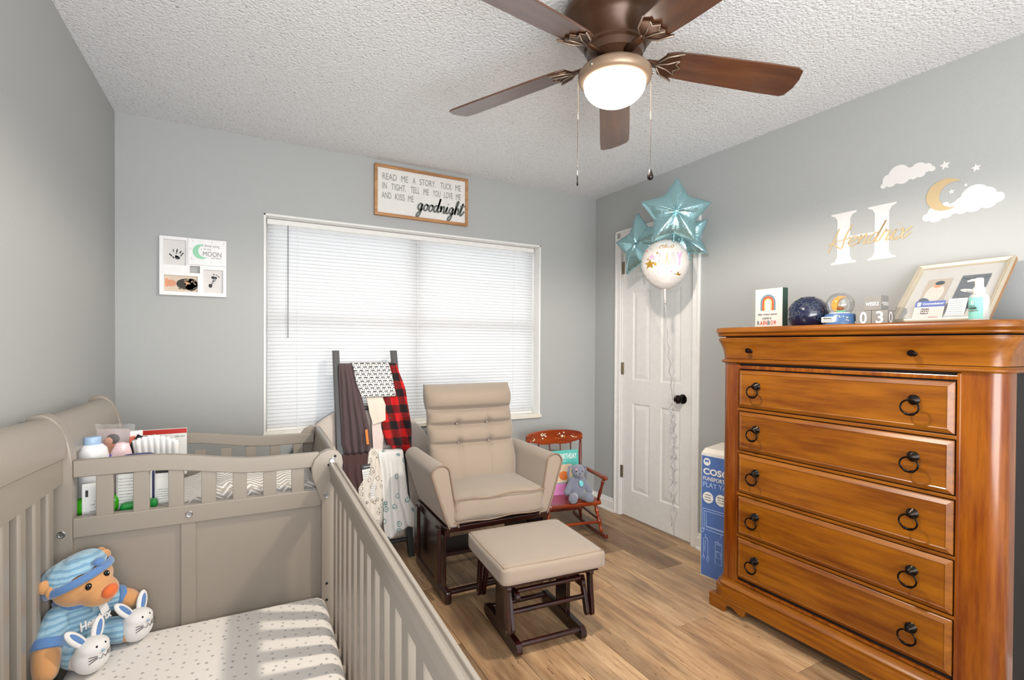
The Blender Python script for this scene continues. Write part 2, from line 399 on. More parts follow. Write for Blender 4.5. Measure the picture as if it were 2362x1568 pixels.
# ---- mini blind
bl = thing('window_blind', 'closed white horizontal mini blind hanging inside the wide window', 'blind', ((wx0+wx1)/2, D+.085, wz1-.013))
sl = NT('white_vinyl_slat'); n = sl
tl = n.n.new('ShaderNodeBsdfTranslucent'); tl.inputs[0].default_value = (.80, .81, .82, 1)
n.set(srgb(236, 236, 236), .45); ms = n.n.new('ShaderNodeMixShader'); ms.inputs[0].default_value = .50
n.t.links.new(n.b.outputs[0], ms.inputs[1]); n.t.links.new(tl.outputs[0], ms.inputs[2]); n.t.links.new(ms.outputs[0], n.n['Material Output'].inputs[0])
hw = (wx1-wx0)/2-.02
bx('headrail', -hw, hw, -.02, .018, -.032, -.001, WHITE, bl, .002)
ns = 56; top = -.045; bot = -(wz1-wz0)+.045; pitch = (top-bot)/(ns-1)
mb = MB(); tilt = math.radians(66); wS = .0125
prof = [(t*wS*math.cos(tilt)+(1-t*t)*-.0018*math.sin(tilt), t*wS*math.sin(tilt)*-1) for t in (-1, -.5, 0, .5, 1)]
V = []; 
for xx in (-hw+.004, hw-.004):
    for p, q in prof: V.append((xx, p, -q))
    for p, q in prof: V.append((xx, p+.0006, -q))
Fc = []
for i in range(4): Fc += [(i, i+1, 11+i, 10+i), (5+i, 15+i, 16+i, 6+i)]
Fc += [(0, 10, 15, 5), (4, 9, 19, 14)]
s0 = mb.add(V, Fc).make('slat', sl.m, bl, smooth=True)
for i in range(ns):
    o = s0 if i == 0 else s0.copy()
    if i: C.objects.link(o); o.parent = bl
    o.location = (random.uniform(-.0015, .0015), 0, top-i*pitch); o.rotation_euler = (random.uniform(-.05, .05), random.uniform(-.0006, .0006), 0)
bx('bottom_rail', -hw, hw, -.009, .009, bot-.028, bot-.014, WHITE, bl, .002)
CORD = plain('white_cord', (245, 245, 245), .7)
for xx in (-.745, .0, .74):
    MB().tube([(xx, -.0135, -.03), (xx, -.0135, bot-.02)], .0012, 6).make('ladder_cord', CORD, bl)
wd = MB().tube([(-.80, -.022, -.03), (-.80, -.026, -.70)], .0035, 6).make('tilt_wand', plain('clear_grey_wand', (150, 152, 155), .2), bl); wd['label'] = 'thin grey hexagonal tilt wand'

# ---- six panel door with casing
dr = struct('door_1', (RWX(2.216), 2.216, 0), PI/2+.0201, label='white six-panel closet door with dark knob in the right wall')
# local x = towards the back of the room, local y = away from the room?  (rz=90: local x -> +y world, local y -> -x world = into room)
DW = dy0-dy1-.004; doorw = plain('white_door_paint', (232, 231, 228), .38)
mb = MB(); zb, zt = .012, 2.058; W_ = DW
stile = .105; mid = .1
rows = [(.205, .85), (1.02, 1.665), (1.76, 1.955)]; cols = [(stile, W_/2-mid/2), (W_/2+mid/2, W_-stile)]
Yf = -.010; Yb = -.044
mb.box(0.003, W_, Yb, Yf-.008, zb, zt)
xs = [0.003, cols[0][0], cols[0][1], cols[1][0], cols[1][1], W_]; zs = [zb]+[v for r in rows for v in r]+[zt]
for i in range(5):
    for j in range(7):
        if i % 2 == 1 and j % 2 == 1: continue
        mb.box(xs[i], xs[i+1], Yf-.009, Yf, zs[j], zs[j+1])
mb.make('door_slab', doorw, dr)
for (a, b) in cols:
    for (c, d) in rows:
        m = .012; q = .045
        V = [(a, Yf-.0005, c), (b, Yf-.0005, c), (b, Yf-.0005, d), (a, Yf-.0005, d), (a+m, Yf-.007, c+m), (b-m, Yf-.007, c+m), (b-m, Yf-.007, d-m), (a+m, Yf-.007, d-m)]
        q = .04; V += [(a+q, Yf-.0015, c+q), (b-q, Yf-.0015, c+q), (b-q, Yf-.0015, d-q), (a+q, Yf-.0015, d-q)]
        Fc = [(i, (i+1) % 4, (i+1) % 4+4, i+4) for i in range(4)]+[(i+4, (i+1) % 4+4, (i+1) % 4+8, i+8) for i in range(4)]+[(8, 9, 10, 11)]
        MB().add(V, Fc).make('door_panel', doorw, dr, fixn=False)
mb = MB(); cw = .057
for (a, b, c, d) in ((-.06, -.003, 0.0005, dzt+cw), (W_+.006, W_+.063, 0.0005, dzt+cw), (-.06, W_+.063, dzt, dzt+cw)):
    mb.box(a, b, .0005, .012, c, d)
    if d-c > 1: mb.box(a+(.0 if a < 0 else .04), a+(.017 if a < 0 else .057), .001, .018, c, d)
    else: mb.box(a, b, .001, .018, d-.017, d)
mb.make('door_casing', WHITE, dr, bevel=.003)
MB().box(-.0028, .0, -.115, .0, 0.001, dzt).box(W_+.0025, W_+.0055, -.115, .0, .001, dzt).box(-.002, W_+.004, -.115, .0, dzt-.004, dzt-.0005).make('door_jamb', WHITE, dr)
bx('door_threshold', 0, W_, -.11, -.05, .0, .004, BLACK, dr)
for z in (.33, 1.1, 1.85):
    m_ = MB().tube([(W_+.002, -.004, z-.045), (W_+.002, -.004, z+.045)], .006, 8).box(W_-.014, W_+.004, -.0095, -.004, z-.045, z+.045)
    m_.make('hinge', plain('satin_brass', (150, 138, 118), .35, .9), dr, smooth=2)
BRZ = plain('oil_rubbed_bronze', (38, 30, 26), .28, .8)
kb = MB().lathe([(.001, .068), (.018, .066), (.027, .056), (.029, .046), (.024, .034), (.012, .026), (.010, .012), (.030, .008), (.032, .0)], 28, (0, 0, 0), 'y').make('door_knob', BRZ, dr, smooth=2)
kb.location = (.084, -.010, .925)
# ------------------------------------------------------------------ crib with changing table (one unit)
CG = plain('crib_warm_grey_paint', (149, 140, 129), .36, var=.02)
HOLE = plain('black_bolt_hole', (12, 12, 12), .8)
crib = thing('crib', 'warm grey sleigh style crib joined to a changing table along the left wall', 'crib', (-.512, 1.94, 0), -math.radians(1.7))
# side profile of the sleigh end posts (x right, z up): vertical leg curling over towards the wall
def post_profile(h):
    P = [(0.0, 0), (.07, 0), (.07, h-.16)]
    P += arc(-.005, h-.16, .075, 0, 88, 10, .165)
    P += [(-.022, h+.002), (-.034, h-.006), (-.038, h-.018), (-.03, h-.03), (-.014, h-.036), (0.0, h-.06), (.004, h-.1), (0.0, h-.2)]
    return P
HB = 1.055
def add_post(y0, y1):
    return MB().prism(post_profile(HB), y0, y1, 'y').make('sleigh_post', CG, crib, bevel=.004)
add_post(-.004, .046); add_post(.60, .63); add_post(-1.43, -1.385)
# back rails (crib part and changer part): roll, flat rail, slats, bottom rail
def back(y0, y1, arch):
    n = 12
    def roll(u, v):
        y = y0+(y1-y0)*u; a = math.radians(-12+150*v); dz = arch*math.sin(PI*u)
        return (.002+.058*math.cos(a), y, HB-.105+dz+.098*math.sin(a))
    mb = MB().grid(roll, n, 10)
    def inner(u, v):
        y = y0+(y1-y0)*u; dz = arch*math.sin(PI*u)
        return (-.036+.088*v, y, HB-.04+dz-.085*v)
    mb.grid(inner, n, 2)
    o = mb.make('roll_rail', CG, crib, smooth=2, weld=False)
    mb = MB()
    for i in range(n):
        ya = y0+(y1-y0)*i/n; yb = y0+(y1-y0)*(i+1)/n; da = arch*math.sin(PI*i/n); db = arch*math.sin(PI*(i+1)/n)
        V = [(x, y, z) for (y, d) in ((ya, da), (yb, db)) for (x, z) in ((.018, HB-.20), (.05, HB-.20), (.05, HB-.118+d), (.018, HB-.118+d))]
        mb.add(V, [(0, 1, 5, 4), (1, 2, 6, 5), (2, 3, 7, 6), (3, 0, 4, 7)]+([(0, 3, 2, 1)] if i == 0 else [])+([(4, 5, 6, 7)] if i == n-1 else []))
    mb.make('back_rail', CG, crib, weld=True)
    bx('bottom_rail', .018, .05, y0, y1, .20, .27, CG, crib, .003)
back(-1.385, -.004, .025)
back(.046, .60, .0)
ys = []; y = -.085
while y > -1.36:
    ys.append(y); y -= .094
m0 = None
for y in ys:
    if m0 is None:
        m0 = MB().box(.022, .046, -.021, .021, .265, HB-.195).make('slat', CG, crib, bevel=.006, seg=2); o = m0
    else:
        o = m0.copy(); C.objects.link(o); o.parent = crib
    o.location = (0, y, 0)
# panel between bed and changer
PW0, PW1 = .07, .772
bx('end_panel', PW0, PW1, .012, .022, .12, .70, CG, crib)
bx('panel_stile', .342, .384, .004, .03, .12, .70, CG, crib, .002)
for a, b in ((.12, .19),): bx('panel_bottom_rail', PW0, PW1, .0, .034, a, b, CG, crib, .003)
# wavy top rail and straight middle rail, each as own part
def wav(u):
    t = max(0, min(1, (u-.25)/.5)); return .040*(1-t*t*(3-2*t))
def wrail(name, yA, yB, w0, w1, z0, th, sgn=1):
    n = 24; mb = MB()
    for i in range(n):
        u0 = i/n; u1 = (i+1)/n; a = z0+wav(u0); b = z0+wav(u1); x0 = w0+(w1-w0)*u0; x1 = w0+(w1-w0)*u1
        V = [(x0, yA, a-th), (x0, yB, a-th), (x0, yB, a), (x0, yA, a), (x1, yA, b-th), (x1, yB, b-th), (x1, yB, b), (x1, yA, b)]
        mb.add(V, [(0, 1, 5, 4), (1, 2, 6, 5), (2, 3, 7, 6), (3, 0, 4, 7)]+([(0, 3, 2, 1)] if i == 0 else [])+([(4, 5, 6, 7)] if i == n-1 else []))
    return mb.make(name, CG, crib, smooth=2, weld=True, bevel=.003)
wrail('changer_top_rail', .002, .03, PW0, .765, .876, .051)
bx('changer_middle_rail', PW0, PW1, .0, .034, .683, .742, CG, crib, .003)
slx = [.145, .237, .329, .420, .511, .603, .694]
mb0 = MB().box(-.021, .021, .006, .024, .738, .86).make('changer_slat', CG, crib, bevel=.002)
for i, x in enumerate(slx):
    o = mb0 if i == 0 else mb0.copy()
    if i: C.objects.link(o); o.parent = crib
    o.location = (x, 0, 0); o.scale = (1, 1, (1.06 if x < .5 else 1.02))
    o.location.z = .738-.738*o.scale[2]
wrail('changer_far_top_rail', .575, .603, PW0, .80, .853, .045)
bx('changer_far_rail', PW0, .80, .575, .603, .683, .742, CG, crib, .003)
for x in [.12+.097*i for i in range(7)]:
    o = mb0.copy(); C.objects.link(o); o.parent = crib; o.location = (x+.03, .572, .738-.738*.62); o.scale = (1, 1, .62)
bx('changer_tray', .05, .80, .034, .575, .665, .69, CG, crib, .002)
bx('changer_side_panel', .79, .82, .034, .575, .08, .74, CG, crib, .003)
for z0, z1 in ((.10, .28), (.295, .475), (.49, .66)):
    pass
bx('changer_far_panel', .05, .80, .585, .60, .08, .69, CG, crib)
bx('changer_base', .05, .80, .034, .585, .08, .12, CG, crib)
# right front post with a rounded ear at the top
ear = [(.772, 0), (.822, 0), (.822, .70), (.826, .76), (.840, .80), (.846, .835), (.842, .860), (.830, .876), (.812, .885), (.790, .885), (.766, .874), (.747, .853), (.738, .825), (.741, .788), (.756, .748), (.772, .70)]
ep = MB().prism(ear, -.012, .022, 'y').make('corner_post', CG, crib, bevel=.003)
for (x, z, m) in ((.818, .862, HOLE), (.796, .832, HOLE), (.790, .35+.05, HOLE), (.790, .35-.01, HOLE)):
    MB().lathe([(.0045, -.0015), (.0045, .0)], 14, (x, -.0125, z), 'y').make('bolt_hole', m, crib)
def bolt(x, y, z, ax='y'):
    return MB().lathe([(.0105, 0), (.0105, -.001), (.0085, -.0025), (.0065, -.0022), (.0055, -.001), (.0001, -.001)][::-1], 18, (x, y, z), ax).make('bolt', CHROME, crib, smooth=2)
bolt(.808, -.0125, .848); bolt(.788, -.0125, .722); bolt(.366, -.001, .713); bolt(.045, -.0045, .70)
# changer right hand side board, curving
def sideb(u, v):
    y = .022+(.60-.022)*u; z = .742+v*(.138+.004*math.sin(PI*u)); return (.796+.02*math.sin(PI*v*.5), y, z)
o = MB().grid(sideb, 12, 6).make('changer_side_board', CG, crib, smooth=True); solid(o, .02, 0)
ear2 = [(p[0]-.0, p[1]) for p in ear]
MB().prism([(.772, .06), (.822, .06)]+ear[2:], .600, .625, 'y').make('corner_post', CG, crib, bevel=.003)
# front rail: moulded cap, deep rail, slats, lower rail
yF, yB = -.012, -1.40
FX = .800
cap = [(FX-.002, .806), (FX+.028, .806), (FX+.032, .812), (FX+.032, .830), (FX+.028, .837), (FX+.020, .838), (FX+.018, .833), (FX+.010, .833), (FX+.008, .840), (FX+.000, .840), (FX-.004, .834)]
MB().prism(cap, yF, yB, 'y').make('front_cap_rail', CG, crib, bevel=.0015)
bx('front_top_rail', FX+.002, FX+.026, yB, yF, .768, .808, CG, crib, .003)
bx('front_bottom_rail', FX, FX+.026, yB, yF, .19, .27, CG, crib, .003)
m1 = MB().box(FX+.004, FX+.022, -.022, .022, .265, .77).make('slat', CG, crib, bevel=.0025)
y = -.105; i = 0
while y > -1.38:
    o = m1 if i == 0 else m1.copy()
    if i: C.objects.link(o); o.parent = crib
    o.location = (0, y, 0); y -= .0935; i += 1
# foot board beyond the picture
bx('foot_board', .0, .83, -1.42, -1.395, .10, .74, CG, crib, .003)
bx('corner_post', .772, .824, -1.43, -1.385, 0, .80, CG, crib, .003)
bx('mattress_support', .06, .79, -1.38, -.01, .20, .215, plain('grey_steel', (90, 90, 90), .5, .6), crib)

# mattress with fitted sheet printed with small grey stars
def star_print(n, vec, scale, r, dens=1.0, rand=.55):
    """mask of small five pointed stars scattered over the xy plane"""
    vo = n.new('ShaderNodeTexVoronoi'); vo.voronoi_dimensions = '2D'; vo.inputs['Scale'].default_value = scale; vo.inputs['Randomness'].default_value = rand
    n.t.links.new(vec, vo.inputs['Vector'])
    sb = n.new('ShaderNodeVectorMath', operation='SUBTRACT'); n.t.links.new(vec, sb.inputs[0]); n.t.links.new(vo.outputs['Position'], sb.inputs[1])
    sp = n.new('ShaderNodeSeparateXYZ'); n.t.links.new(sb.outputs[0], sp.inputs[0])
    cs = n.new('ShaderNodeSeparateXYZ'); n.t.links.new(vo.outputs['Color'], cs.inputs[0])
    ang = n.m_('ADD', n.m_('ARCTAN2', sp.outputs[1], sp.outputs[0]), n.m_('MULTIPLY', cs.outputs[0], 6.28))
    rad = n.m_('SQRT', n.m_('ADD', n.m_('POWER', sp.outputs[0], 2), n.m_('POWER', sp.outputs[1], 2)))
    lim = n.m_('MULTIPLY', n.m_('ADD', 1.0, n.m_('MULTIPLY', n.m_('COSINE', n.m_('MULTIPLY', ang, 5)), .42)), r)
    k = n.m_('LESS_THAN', rad, lim)
    return n.m_('MULTIPLY', k, n.m_('LESS_THAN', cs.outputs[1], dens)), cs
n = NT('white_sheet_with_grey_stars'); v = n.coord()
mk, cs = star_print(n, v, 31, .0036)
n.bump(n.noise(v, 900, 2), .25, .001)
SHEET = n.set(n.mix(mk, srgb(232, 227, 221), n.mix(cs.outputs[2], srgb(186, 184, 182), srgb(140, 140, 142))), .85, sheen=.2)
mt = MB().box(-.352, .352, -.68, .68, 0, .13).make('crib_mattress', SHEET, smooth=True, bevel=.045, seg=5)
mt.location = (-.512+.415, 1.94-.697, .240); mt.rotation_euler = (0, 0, -math.radians(1.7))
tag(mt, 'white crib mattress with a fitted sheet printed with tiny grey stars', 'mattress')

# changing pad with herringbone cover
n = NT('grey_white_herringbone'); v = n.coord((1, 1, 1)); sp = n.new('ShaderNodeSeparateXYZ'); n.t.links.new(v, sp.inputs[0])
zz = n.m_('PINGPONG', n.m_('ADD', sp.outputs[0], n.m_('MULTIPLY', sp.outputs[2], .5)), .030)
st = n.m_('FRACT', n.m_('MULTIPLY', n.m_('ADD', n.m_('ADD', sp.outputs[1], n.m_('MULTIPLY', sp.outputs[2], 1.0)), zz), 44))
edge = n.m_('GREATER_THAN', st, .62)
n.bump(n.noise(n.coord((1, 1, 1)), 18, 3), .6, .01)
HERR = n.set(n.mix(edge, srgb(184, 176, 166), srgb(240, 239, 236)), .85, sheen=.2)
pad = thing('changing_pad', 'contoured changing pad in a grey and white herringbone cover', 'pad', (-.512+.40, 1.94+.30, .690), -math.radians(1.7))
def padf(u, v):
    x = -.35+.74*u; yy = -.235+.47*v
    e = abs(2*v-1); kk = min(1, max(.0, (x+.10)/.12)); z = .022+kk*(.012+.035*e**3+.004*math.sin(x*60)*math.cos(yy*40)+.003*math.sin(x*23+yy*31))
    if v in (0, 1) or u in (0, 1): z = .002
    return (x, yy, z)
o = MB().grid(padf, 40, 22).make('pad_cover', HERR, pad, smooth=True); solid(o, .004, -1)
def blank(u, v):
    x = .02+.34*u; yy = -.20+.40*v
    return (x, yy, .052+.012*math.sin(u*9+v*3)+.010*math.cos(v*11-u*4)+.035*math.sin(PI*v)*math.sin(PI*min(1, u*1.4))-(.03 if v in (0, 1) or u in (0, 1) else 0))
o = MB().grid(blank, 26, 22).make('swaddle_blanket', HERR, smooth=True); solid(o, .006, -1); o.location = (-.512+.40, 1.94+.30, .690)
tag(o, 'crumpled grey and white herringbone blanket lying on the changing pad', 'blanket')

# ---- things on the changer (world coordinates)
CY = 1.94
ZT = .724
LBL = plain('label_white', (238, 238, 235), .5)
def bottle(name, label, loc, prof, mat, cap=None, capm=None, rot=None, sy=1, cat='bottle', kids=()):
    t = thing(name, label, cat, loc, rot=rot)
    MB().lathe(prof, 28, sy=sy).make('bottle_body', mat, t, smooth=2)
    if cap: MB().lathe(cap, 28, sy=sy).make('cap', capm, t, smooth=2)
    return t
bottle('powder_bottle', 'large white round bottle with light blue lid standing in the changer corner', (-.428, 2.10, ZT),
       [(.001, 0), (.040, 0), (.043, .008), (.043, .20), (.038, .226), (.027, .24), (.022, .242)], plain('white_plastic', (236, 236, 238), .25),
       [(.022, .238), (.0235, .241), (.0235, .266), (.021, .27), (.001, .27)], plain('pale_blue_plastic', (158, 184, 214), .35))
# clear bag with a printed card standing at the back
bag = thing('packaged_insert', 'clear plastic package with a woman and baby picture standing behind the bottles', 'package', (-.428, 2.215, .70), rot=(-.10, .04, -.15))
bx('card', -.05, .065, 0, .012, .10, .275, plain('grey_mauve_card', (176, 158, 156), .4), bag)
MB().ell((.02, -.001, .235), (.020, .003, .020)).make('printed_hair', print_mat('dark_hair', (46, 32, 30)), bag, smooth=True)
MB().ell((.008, -.003, .226), (.013, .003, .016)).make('printed_face', print_mat('skin', (214, 150, 118)), bag, smooth=True)
MB().ell((.022, -.0035, .190), (.046, .003, .026)).make('printed_arms', print_mat('skin2', (200, 128, 92)), bag, smooth=True)
bx('teal_label', -.0, .06, -.006, -.001, .150, .172, plain('teal_print', (92, 180, 186), .4), bag)
gp = NT('clear_plastic_film'); gp.set(srgb(250, 250, 250), .08, trans=0); a = gp.b.inputs['Alpha']; a.default_value = .12; FILM = gp.m
def film(u, v): return (-.065+.15*u, -.012+.004*math.sin(u*17+v*9), .09+.205*v+.003*math.sin(u*30))
o = MB().grid(film, 14, 14).make('plastic_bag', FILM, bag, smooth=True)
c = thing('ointment_box', 'small orange and white carton standing behind the pink bottle', 'box', (-.345, 2.26, .70), .3)
bx('carton', -.028, .028, -.012, .012, 0, .255, LBL, c, .001)
bx('orange_panel', -.028, .005, -.0128, -.012, .18, .235, plain('orange_print', (226, 92, 48), .5), c)
bottle('lotion_bottle', 'translucent pink baby lotion bottle leaning beside the black brush', (-.376, 2.13, ZT), [(.001, 0), (.030, 0), (.033, .01), (.033, .14), (.029, .20), (.018, .235), (.001, .24)],
       plain('pale_pink_plastic', (236, 206, 208), .2), rot=(.05, .12, 0), sy=.6)
bx_ = thing('pink_packet', 'small magenta packet showing between the white and pink bottles', 'packet', (-.388, 2.12, ZT), .2)
bx('packet_body', -.02, .02, -.008, .008, 0, .195, plain('magenta_print', (206, 60, 120), .4), bx_, .003)
bx('packet_top', -.02, .018, -.0095, -.0085, .15, .195, plain('violet_print', (110, 100, 176), .4), bx_)
br = thing('baby_brush', 'black curved brush handle sticking up behind the diapers', 'brush', (-.318, 2.19, .70), .2)
MB().tube([(-.022, 0, 0), (-.028, 0, .12), (-.02, 0, .20), (.004, 0, .245), (.028, 0, .235), (.036, 0, .20)], [.012, .012, .011, .010, .010, .008], 12).make('brush_handle', plain('black_rubber', (30, 32, 36), .5), br, smooth=True)
# diaper: crinkled white fan
dp = thing('folded_diaper', 'crinkled white disposable diaper standing on the changer', 'diaper', (-.262, 2.15, ZT), -.1)
def dia(u, v):
    a = PI*(.10+.80*u); rr = .062+.018*v
    x = -.062+.124*u; z = .13+.120*v*(.72+.28*math.sin(PI*(u*.8+.15)))+.002*math.sin(u*60)*v
    return (x+.012*v*(u-.5), .0045*math.sin(u*46)*(.4+.6*v)+.02*(1-v), z)
o = MB().grid(dia, 60, 10).make('diaper_ruffle', plain('diaper_white', (244, 243, 240), .8), dp, smooth=True); solid(o, .010)
bx('diaper_body', -.05, .05, .0, .03, 0, .15, plain('diaper_white', (244, 243, 240), .8), dp, .008)
lid = thing('wipes_tub', 'dark blue domed tub just showing above the near changer rail', 'tub', (-.30, 2.075, ZT), 0)
MB().lathe([(.06, 0), (.062, .17), (.058, .186), (.035, .197), (.001, .199)], 32, sy=.35).make('tub', plain('navy_plastic', (52, 54, 110), .35), lid, smooth=2)
cb = thing('flat_carton', 'long flat red and white carton lying against the far changer rail', 'box', (-.512+.215, 1.94+.55, ZT), -.03)
bx('carton', -.075, .10, -.012, .012, 0, .217, LBL, cb, .001)
bx('red_stripe', -.076, .101, -.0128, -.012, .196, .217, plain('red_print', (196, 40, 30), .5), cb)
text('baby care', (.06, -.0125, .178), (1, 0, 0), (0, 0, 1), .034, .007, BLACK, cb)
# seen through the slats
pc = thing('paper_leaflet', 'white printed leaflet leaning against the slats near the green packet', 'leaflet', (-.405, 2.02, ZT+.045), .25)
bx('sheet', -.032, .032, 0, .004, 0, .115, LBL, pc, .0006)
bx('black_bar', -.024, -.017, -.0006, -.0001, .068, .092, BLACK, pc)
for k in range(4): text(('lot 24', 'exp 03', 'ref', 'uk')[k], (-.012+.010*(k % 2), -.0002, .012+.012*k), (1, 0, 0), (0, 0, 1), .012, .004, BLACK, pc)
wp = thing('wipes_pack', 'white wipes pack with fine print and a black and red top behind the slats', 'wipes', (-.31, 2.035, ZT+.02), -.05)
n_ = MB().box(-.048, .048, 0, .03, 0, .155).make('pack', LBL, wp, bevel=.008)
bx('black_band', -.047, .012, -.0008, 0, .134, .151, BLACK, wp); bx('red_band', .012, .046, -.0008, 0, .134, .151, plain('red_print', (196, 40, 30), .5), wp)
text('SENSITIVE', (-.040, -.001, .138), (1, 0, 0), (0, 0, 1), .045, .006, WHITE, wp); text('MODEL', (.018, -.001, .140), (1, 0, 0), (0, 0, 1), .022, .005, WHITE, wp)
GREYT = print_mat('grey_ink', (110, 116, 122))
for k in range(9): text(('warm water and soft cloth', 'keep out of reach of children', 'store in a cool dry place')[k % 3], (-.038, -.0006, .022+.0115*k), (1, 0, 0), (0, 0, 1), .074, .0042, GREYT, wp)
w2 = thing('wipes_pack', 'second white wipes pack, with a black top strip, right of the red topped pack', 'wipes', (-.215, 2.04, ZT+.03), -.05)
MB().box(-.04, .034, 0, .03, 0, .14).make('pack', LBL, w2, bevel=.008); bx('black_band', -.036, .025, -.0008, 0, .122, .137, BLACK, w2)
for k in range(5): text(('apply as needed', 'for external use only')[k % 2], (-.03, -.0006, .022+.009*k), (1, 0, 0), (0, 0, 1), .05, .004, GREYT, w2)
g = MB().box(-.055, .06, 0, .05, 0, .055).make('green_packet', plain('lime_green_plastic', (70, 190, 30), .3), bevel=.018, seg=3); g.location = (-.405, 2.025, ZT-.003); g.rotation_euler = (0, .0, .05)
tag(g, 'bright lime green soft packet lying under the white leaflet', 'packet')
g = MB().box(-.05, .05, 0, .035, 0, .03).make('green_packet', plain('emerald_plastic', (30, 150, 60), .3), bevel=.01, seg=2); g.location = (-.29, 2.0, ZT); g.rotation_euler = (0, -.05, .0)
tag(g, 'flat emerald green packet under the wipes with the red topped label', 'packet')

# ------------------------------------------------------------------ teddy bear
TED = fabric('caramel_plush', (214, 156, 100), .95, 700, .5, .5)
TBL = fabric('pale_blue_velour', (150, 186, 208), .9, 500, .6, .5)
TBD = fabric('mid_blue_velour', (92, 134, 190), .9, 500, .5, .5)
TW = fabric('white_plush', (238, 236, 234), .95, 700, .5, .4)
BS = plain('glossy_black_eye', (10, 10, 10), .12)
bear = thing('teddy_bear', 'caramel teddy bear in a blue cap, blue shirt and white bunny slippers', 'plush toy', (-.413, 1.850, .372), -math.radians(40))
bear.scale = (.94, .94, .94)
E_ = lambda *a: __import__('mathutils').Euler(a)
mb = MB().ell((0, 0, .09), (.060, .070, .085)).ell((0, 0, .165), (.045, .05, .03))
HC = Vector((.025, .0, .228)); hr = E_(.30, .12, 0)
def hp(p): return HC+hr.to_matrix() @ Vector(p)
mb.ell(HC, (.064, .080, .060), rot=hr).ell(hp((.050, 0, -.020)), (.056, .050, .040), rot=hr).ell(hp((.035, .0, .012)), (.034, .055, .028), rot=hr)
for s in (-1, 1):
    sh = Vector((.005, s*.058, .145)); el = Vector((.03 if s < 0 else .03, s*.105, .095 if s < 0 else .125)); ha = Vector((.055 if s < 0 else .05, s*.125, .035 if s < 0 else .115))
    for t in range(6):
        k = t/5; p = sh.lerp(el, k); mb.ell(p, (.027+.003*k,)*3, 12, 8)
    for t in range(1, 7):
        k = t/6; p = el.lerp(ha, k); mb.ell(p, (.030+.004*math.sin(PI*k),)*3, 12, 8)
    for t in range(6): mb.ell(Vector((.0, s*.04, .04)).lerp(Vector((.095, .085 if s > 0 else -.055, .040)), t/5), (.036, .036, .034), 12, 8)
o = mb.make('plush_body', TED, bear); remesh(o, .0045, 8)
for s in (-1, 1):
    p = hp((-.004, s*.074, .032)); o = MB().ell(p, (.011, .021, .023), rot=hr).make('ear', TED, bear, smooth=True)
    p = hp((.060, s*.027, .022)); MB().ell(p, (.006, .009, .0115), rot=hr).make('eye', BS, bear, smooth=True)
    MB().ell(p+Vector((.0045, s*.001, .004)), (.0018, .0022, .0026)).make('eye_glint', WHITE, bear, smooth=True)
MB().ell(hp((.098, 0, -.008)), (.016, .024, .020), rot=hr).make('nose', fabric('orange_velour', (226, 104, 36), .7, 500, .3, .4), bear, smooth=True)
sm = [hp((.082-.4*abs(t)**2*.04, t*.030, -.040+.012*t*t)) for t in (-1, -.6, -.2, .2, .6, 1)]
MB().tube([hp((.0985-.014*t*t, t*.026, -.038+.008*t*t)) for t in (-1, -.6, -.2, .2, .6, 1)], .0014, 6).make('stitched_smile', BLACK, bear)
# shirt
mb = MB().ell((0.002, 0, .098), (.068, .078, .082)).ell((.002, 0, .160), (.052, .060, .028))
for s in (-1, 1):
    for t in range(6):
        k = t/5; p = Vector((.005, s*.055, .145)).lerp(Vector((.025, s*.100, .103 if s < 0 else .128)), k); mb.ell(p, (.036,)*3, 14, 8)
    for t in range(5): mb.ell(Vector((.0, s*.045, .045)).lerp(Vector((.075, .075 if s > 0 else -.055, .045)), t/4), (.043, .043, .040), 14, 8)
n = NT('striped_blue_velour'); v = n.coord(); sp = n.new('ShaderNodeSeparateXYZ'); n.t.links.new(v, sp.inputs[0])
q = n.m_('SINE', n.m_('ADD', n.m_('MULTIPLY', sp.outputs[2], 420), n.m_('MULTIPLY', n.noise(v, 12, 3), 9)))
n.bump(n.noise(v, 60, 4), .7, .006)
SHIRT = n.set(n.mix(n.m_('GREATER_THAN', q, .2), srgb(150, 186, 206), srgb(116, 158, 186)), .9, sheen=.4)
o = mb.make('shirt', SHIRT, bear); remesh(o, .0045, 5)
for s in (-1, 1):
    a = Vector((.024, s*.096, .108 if s < 0 else .130)); b = Vector((.031, s*.116, .086 if s < 0 else .124)) if s > 0 else Vector((.034, s*.108, .084))
    MB().tube([a, b], [.0385, .0375], 20).make('cuff', TBD, bear, smooth=2, bevel=.004)
MB().lathe([(.040, -.012), (.058, -.010), (.060, 0), (.052, .010), (.038, .012)], 28, (.004, 0, .176)).make('collar', TBD, bear, smooth=True)
text('Hendrix', (.0735, -.046, .104), (0, 1, .0), (-.15, 0, 1), .092, .026, TW, bear, 'embroidered_name', .003, .02)
bt = MB().box(-.026, .026, -.008, .008, -.003, .003).make('chest_strap', TBL, bear, bevel=.003); bt.location = (.066, .020, .150); bt.rotation_euler = (PI/2-.25, .0, PI/2)
MB().ell((.072, .036, .153), (.003, .004, .004)).make('button', TBD, bear, smooth=True)
lb_ = MB().box(-.012, .012, -.0006, .0006, -.02, .02).make('fabric_label', TW, bear); lb_.location = (.074, .022, .144); lb_.rotation_euler = (0, -.3, PI/2)
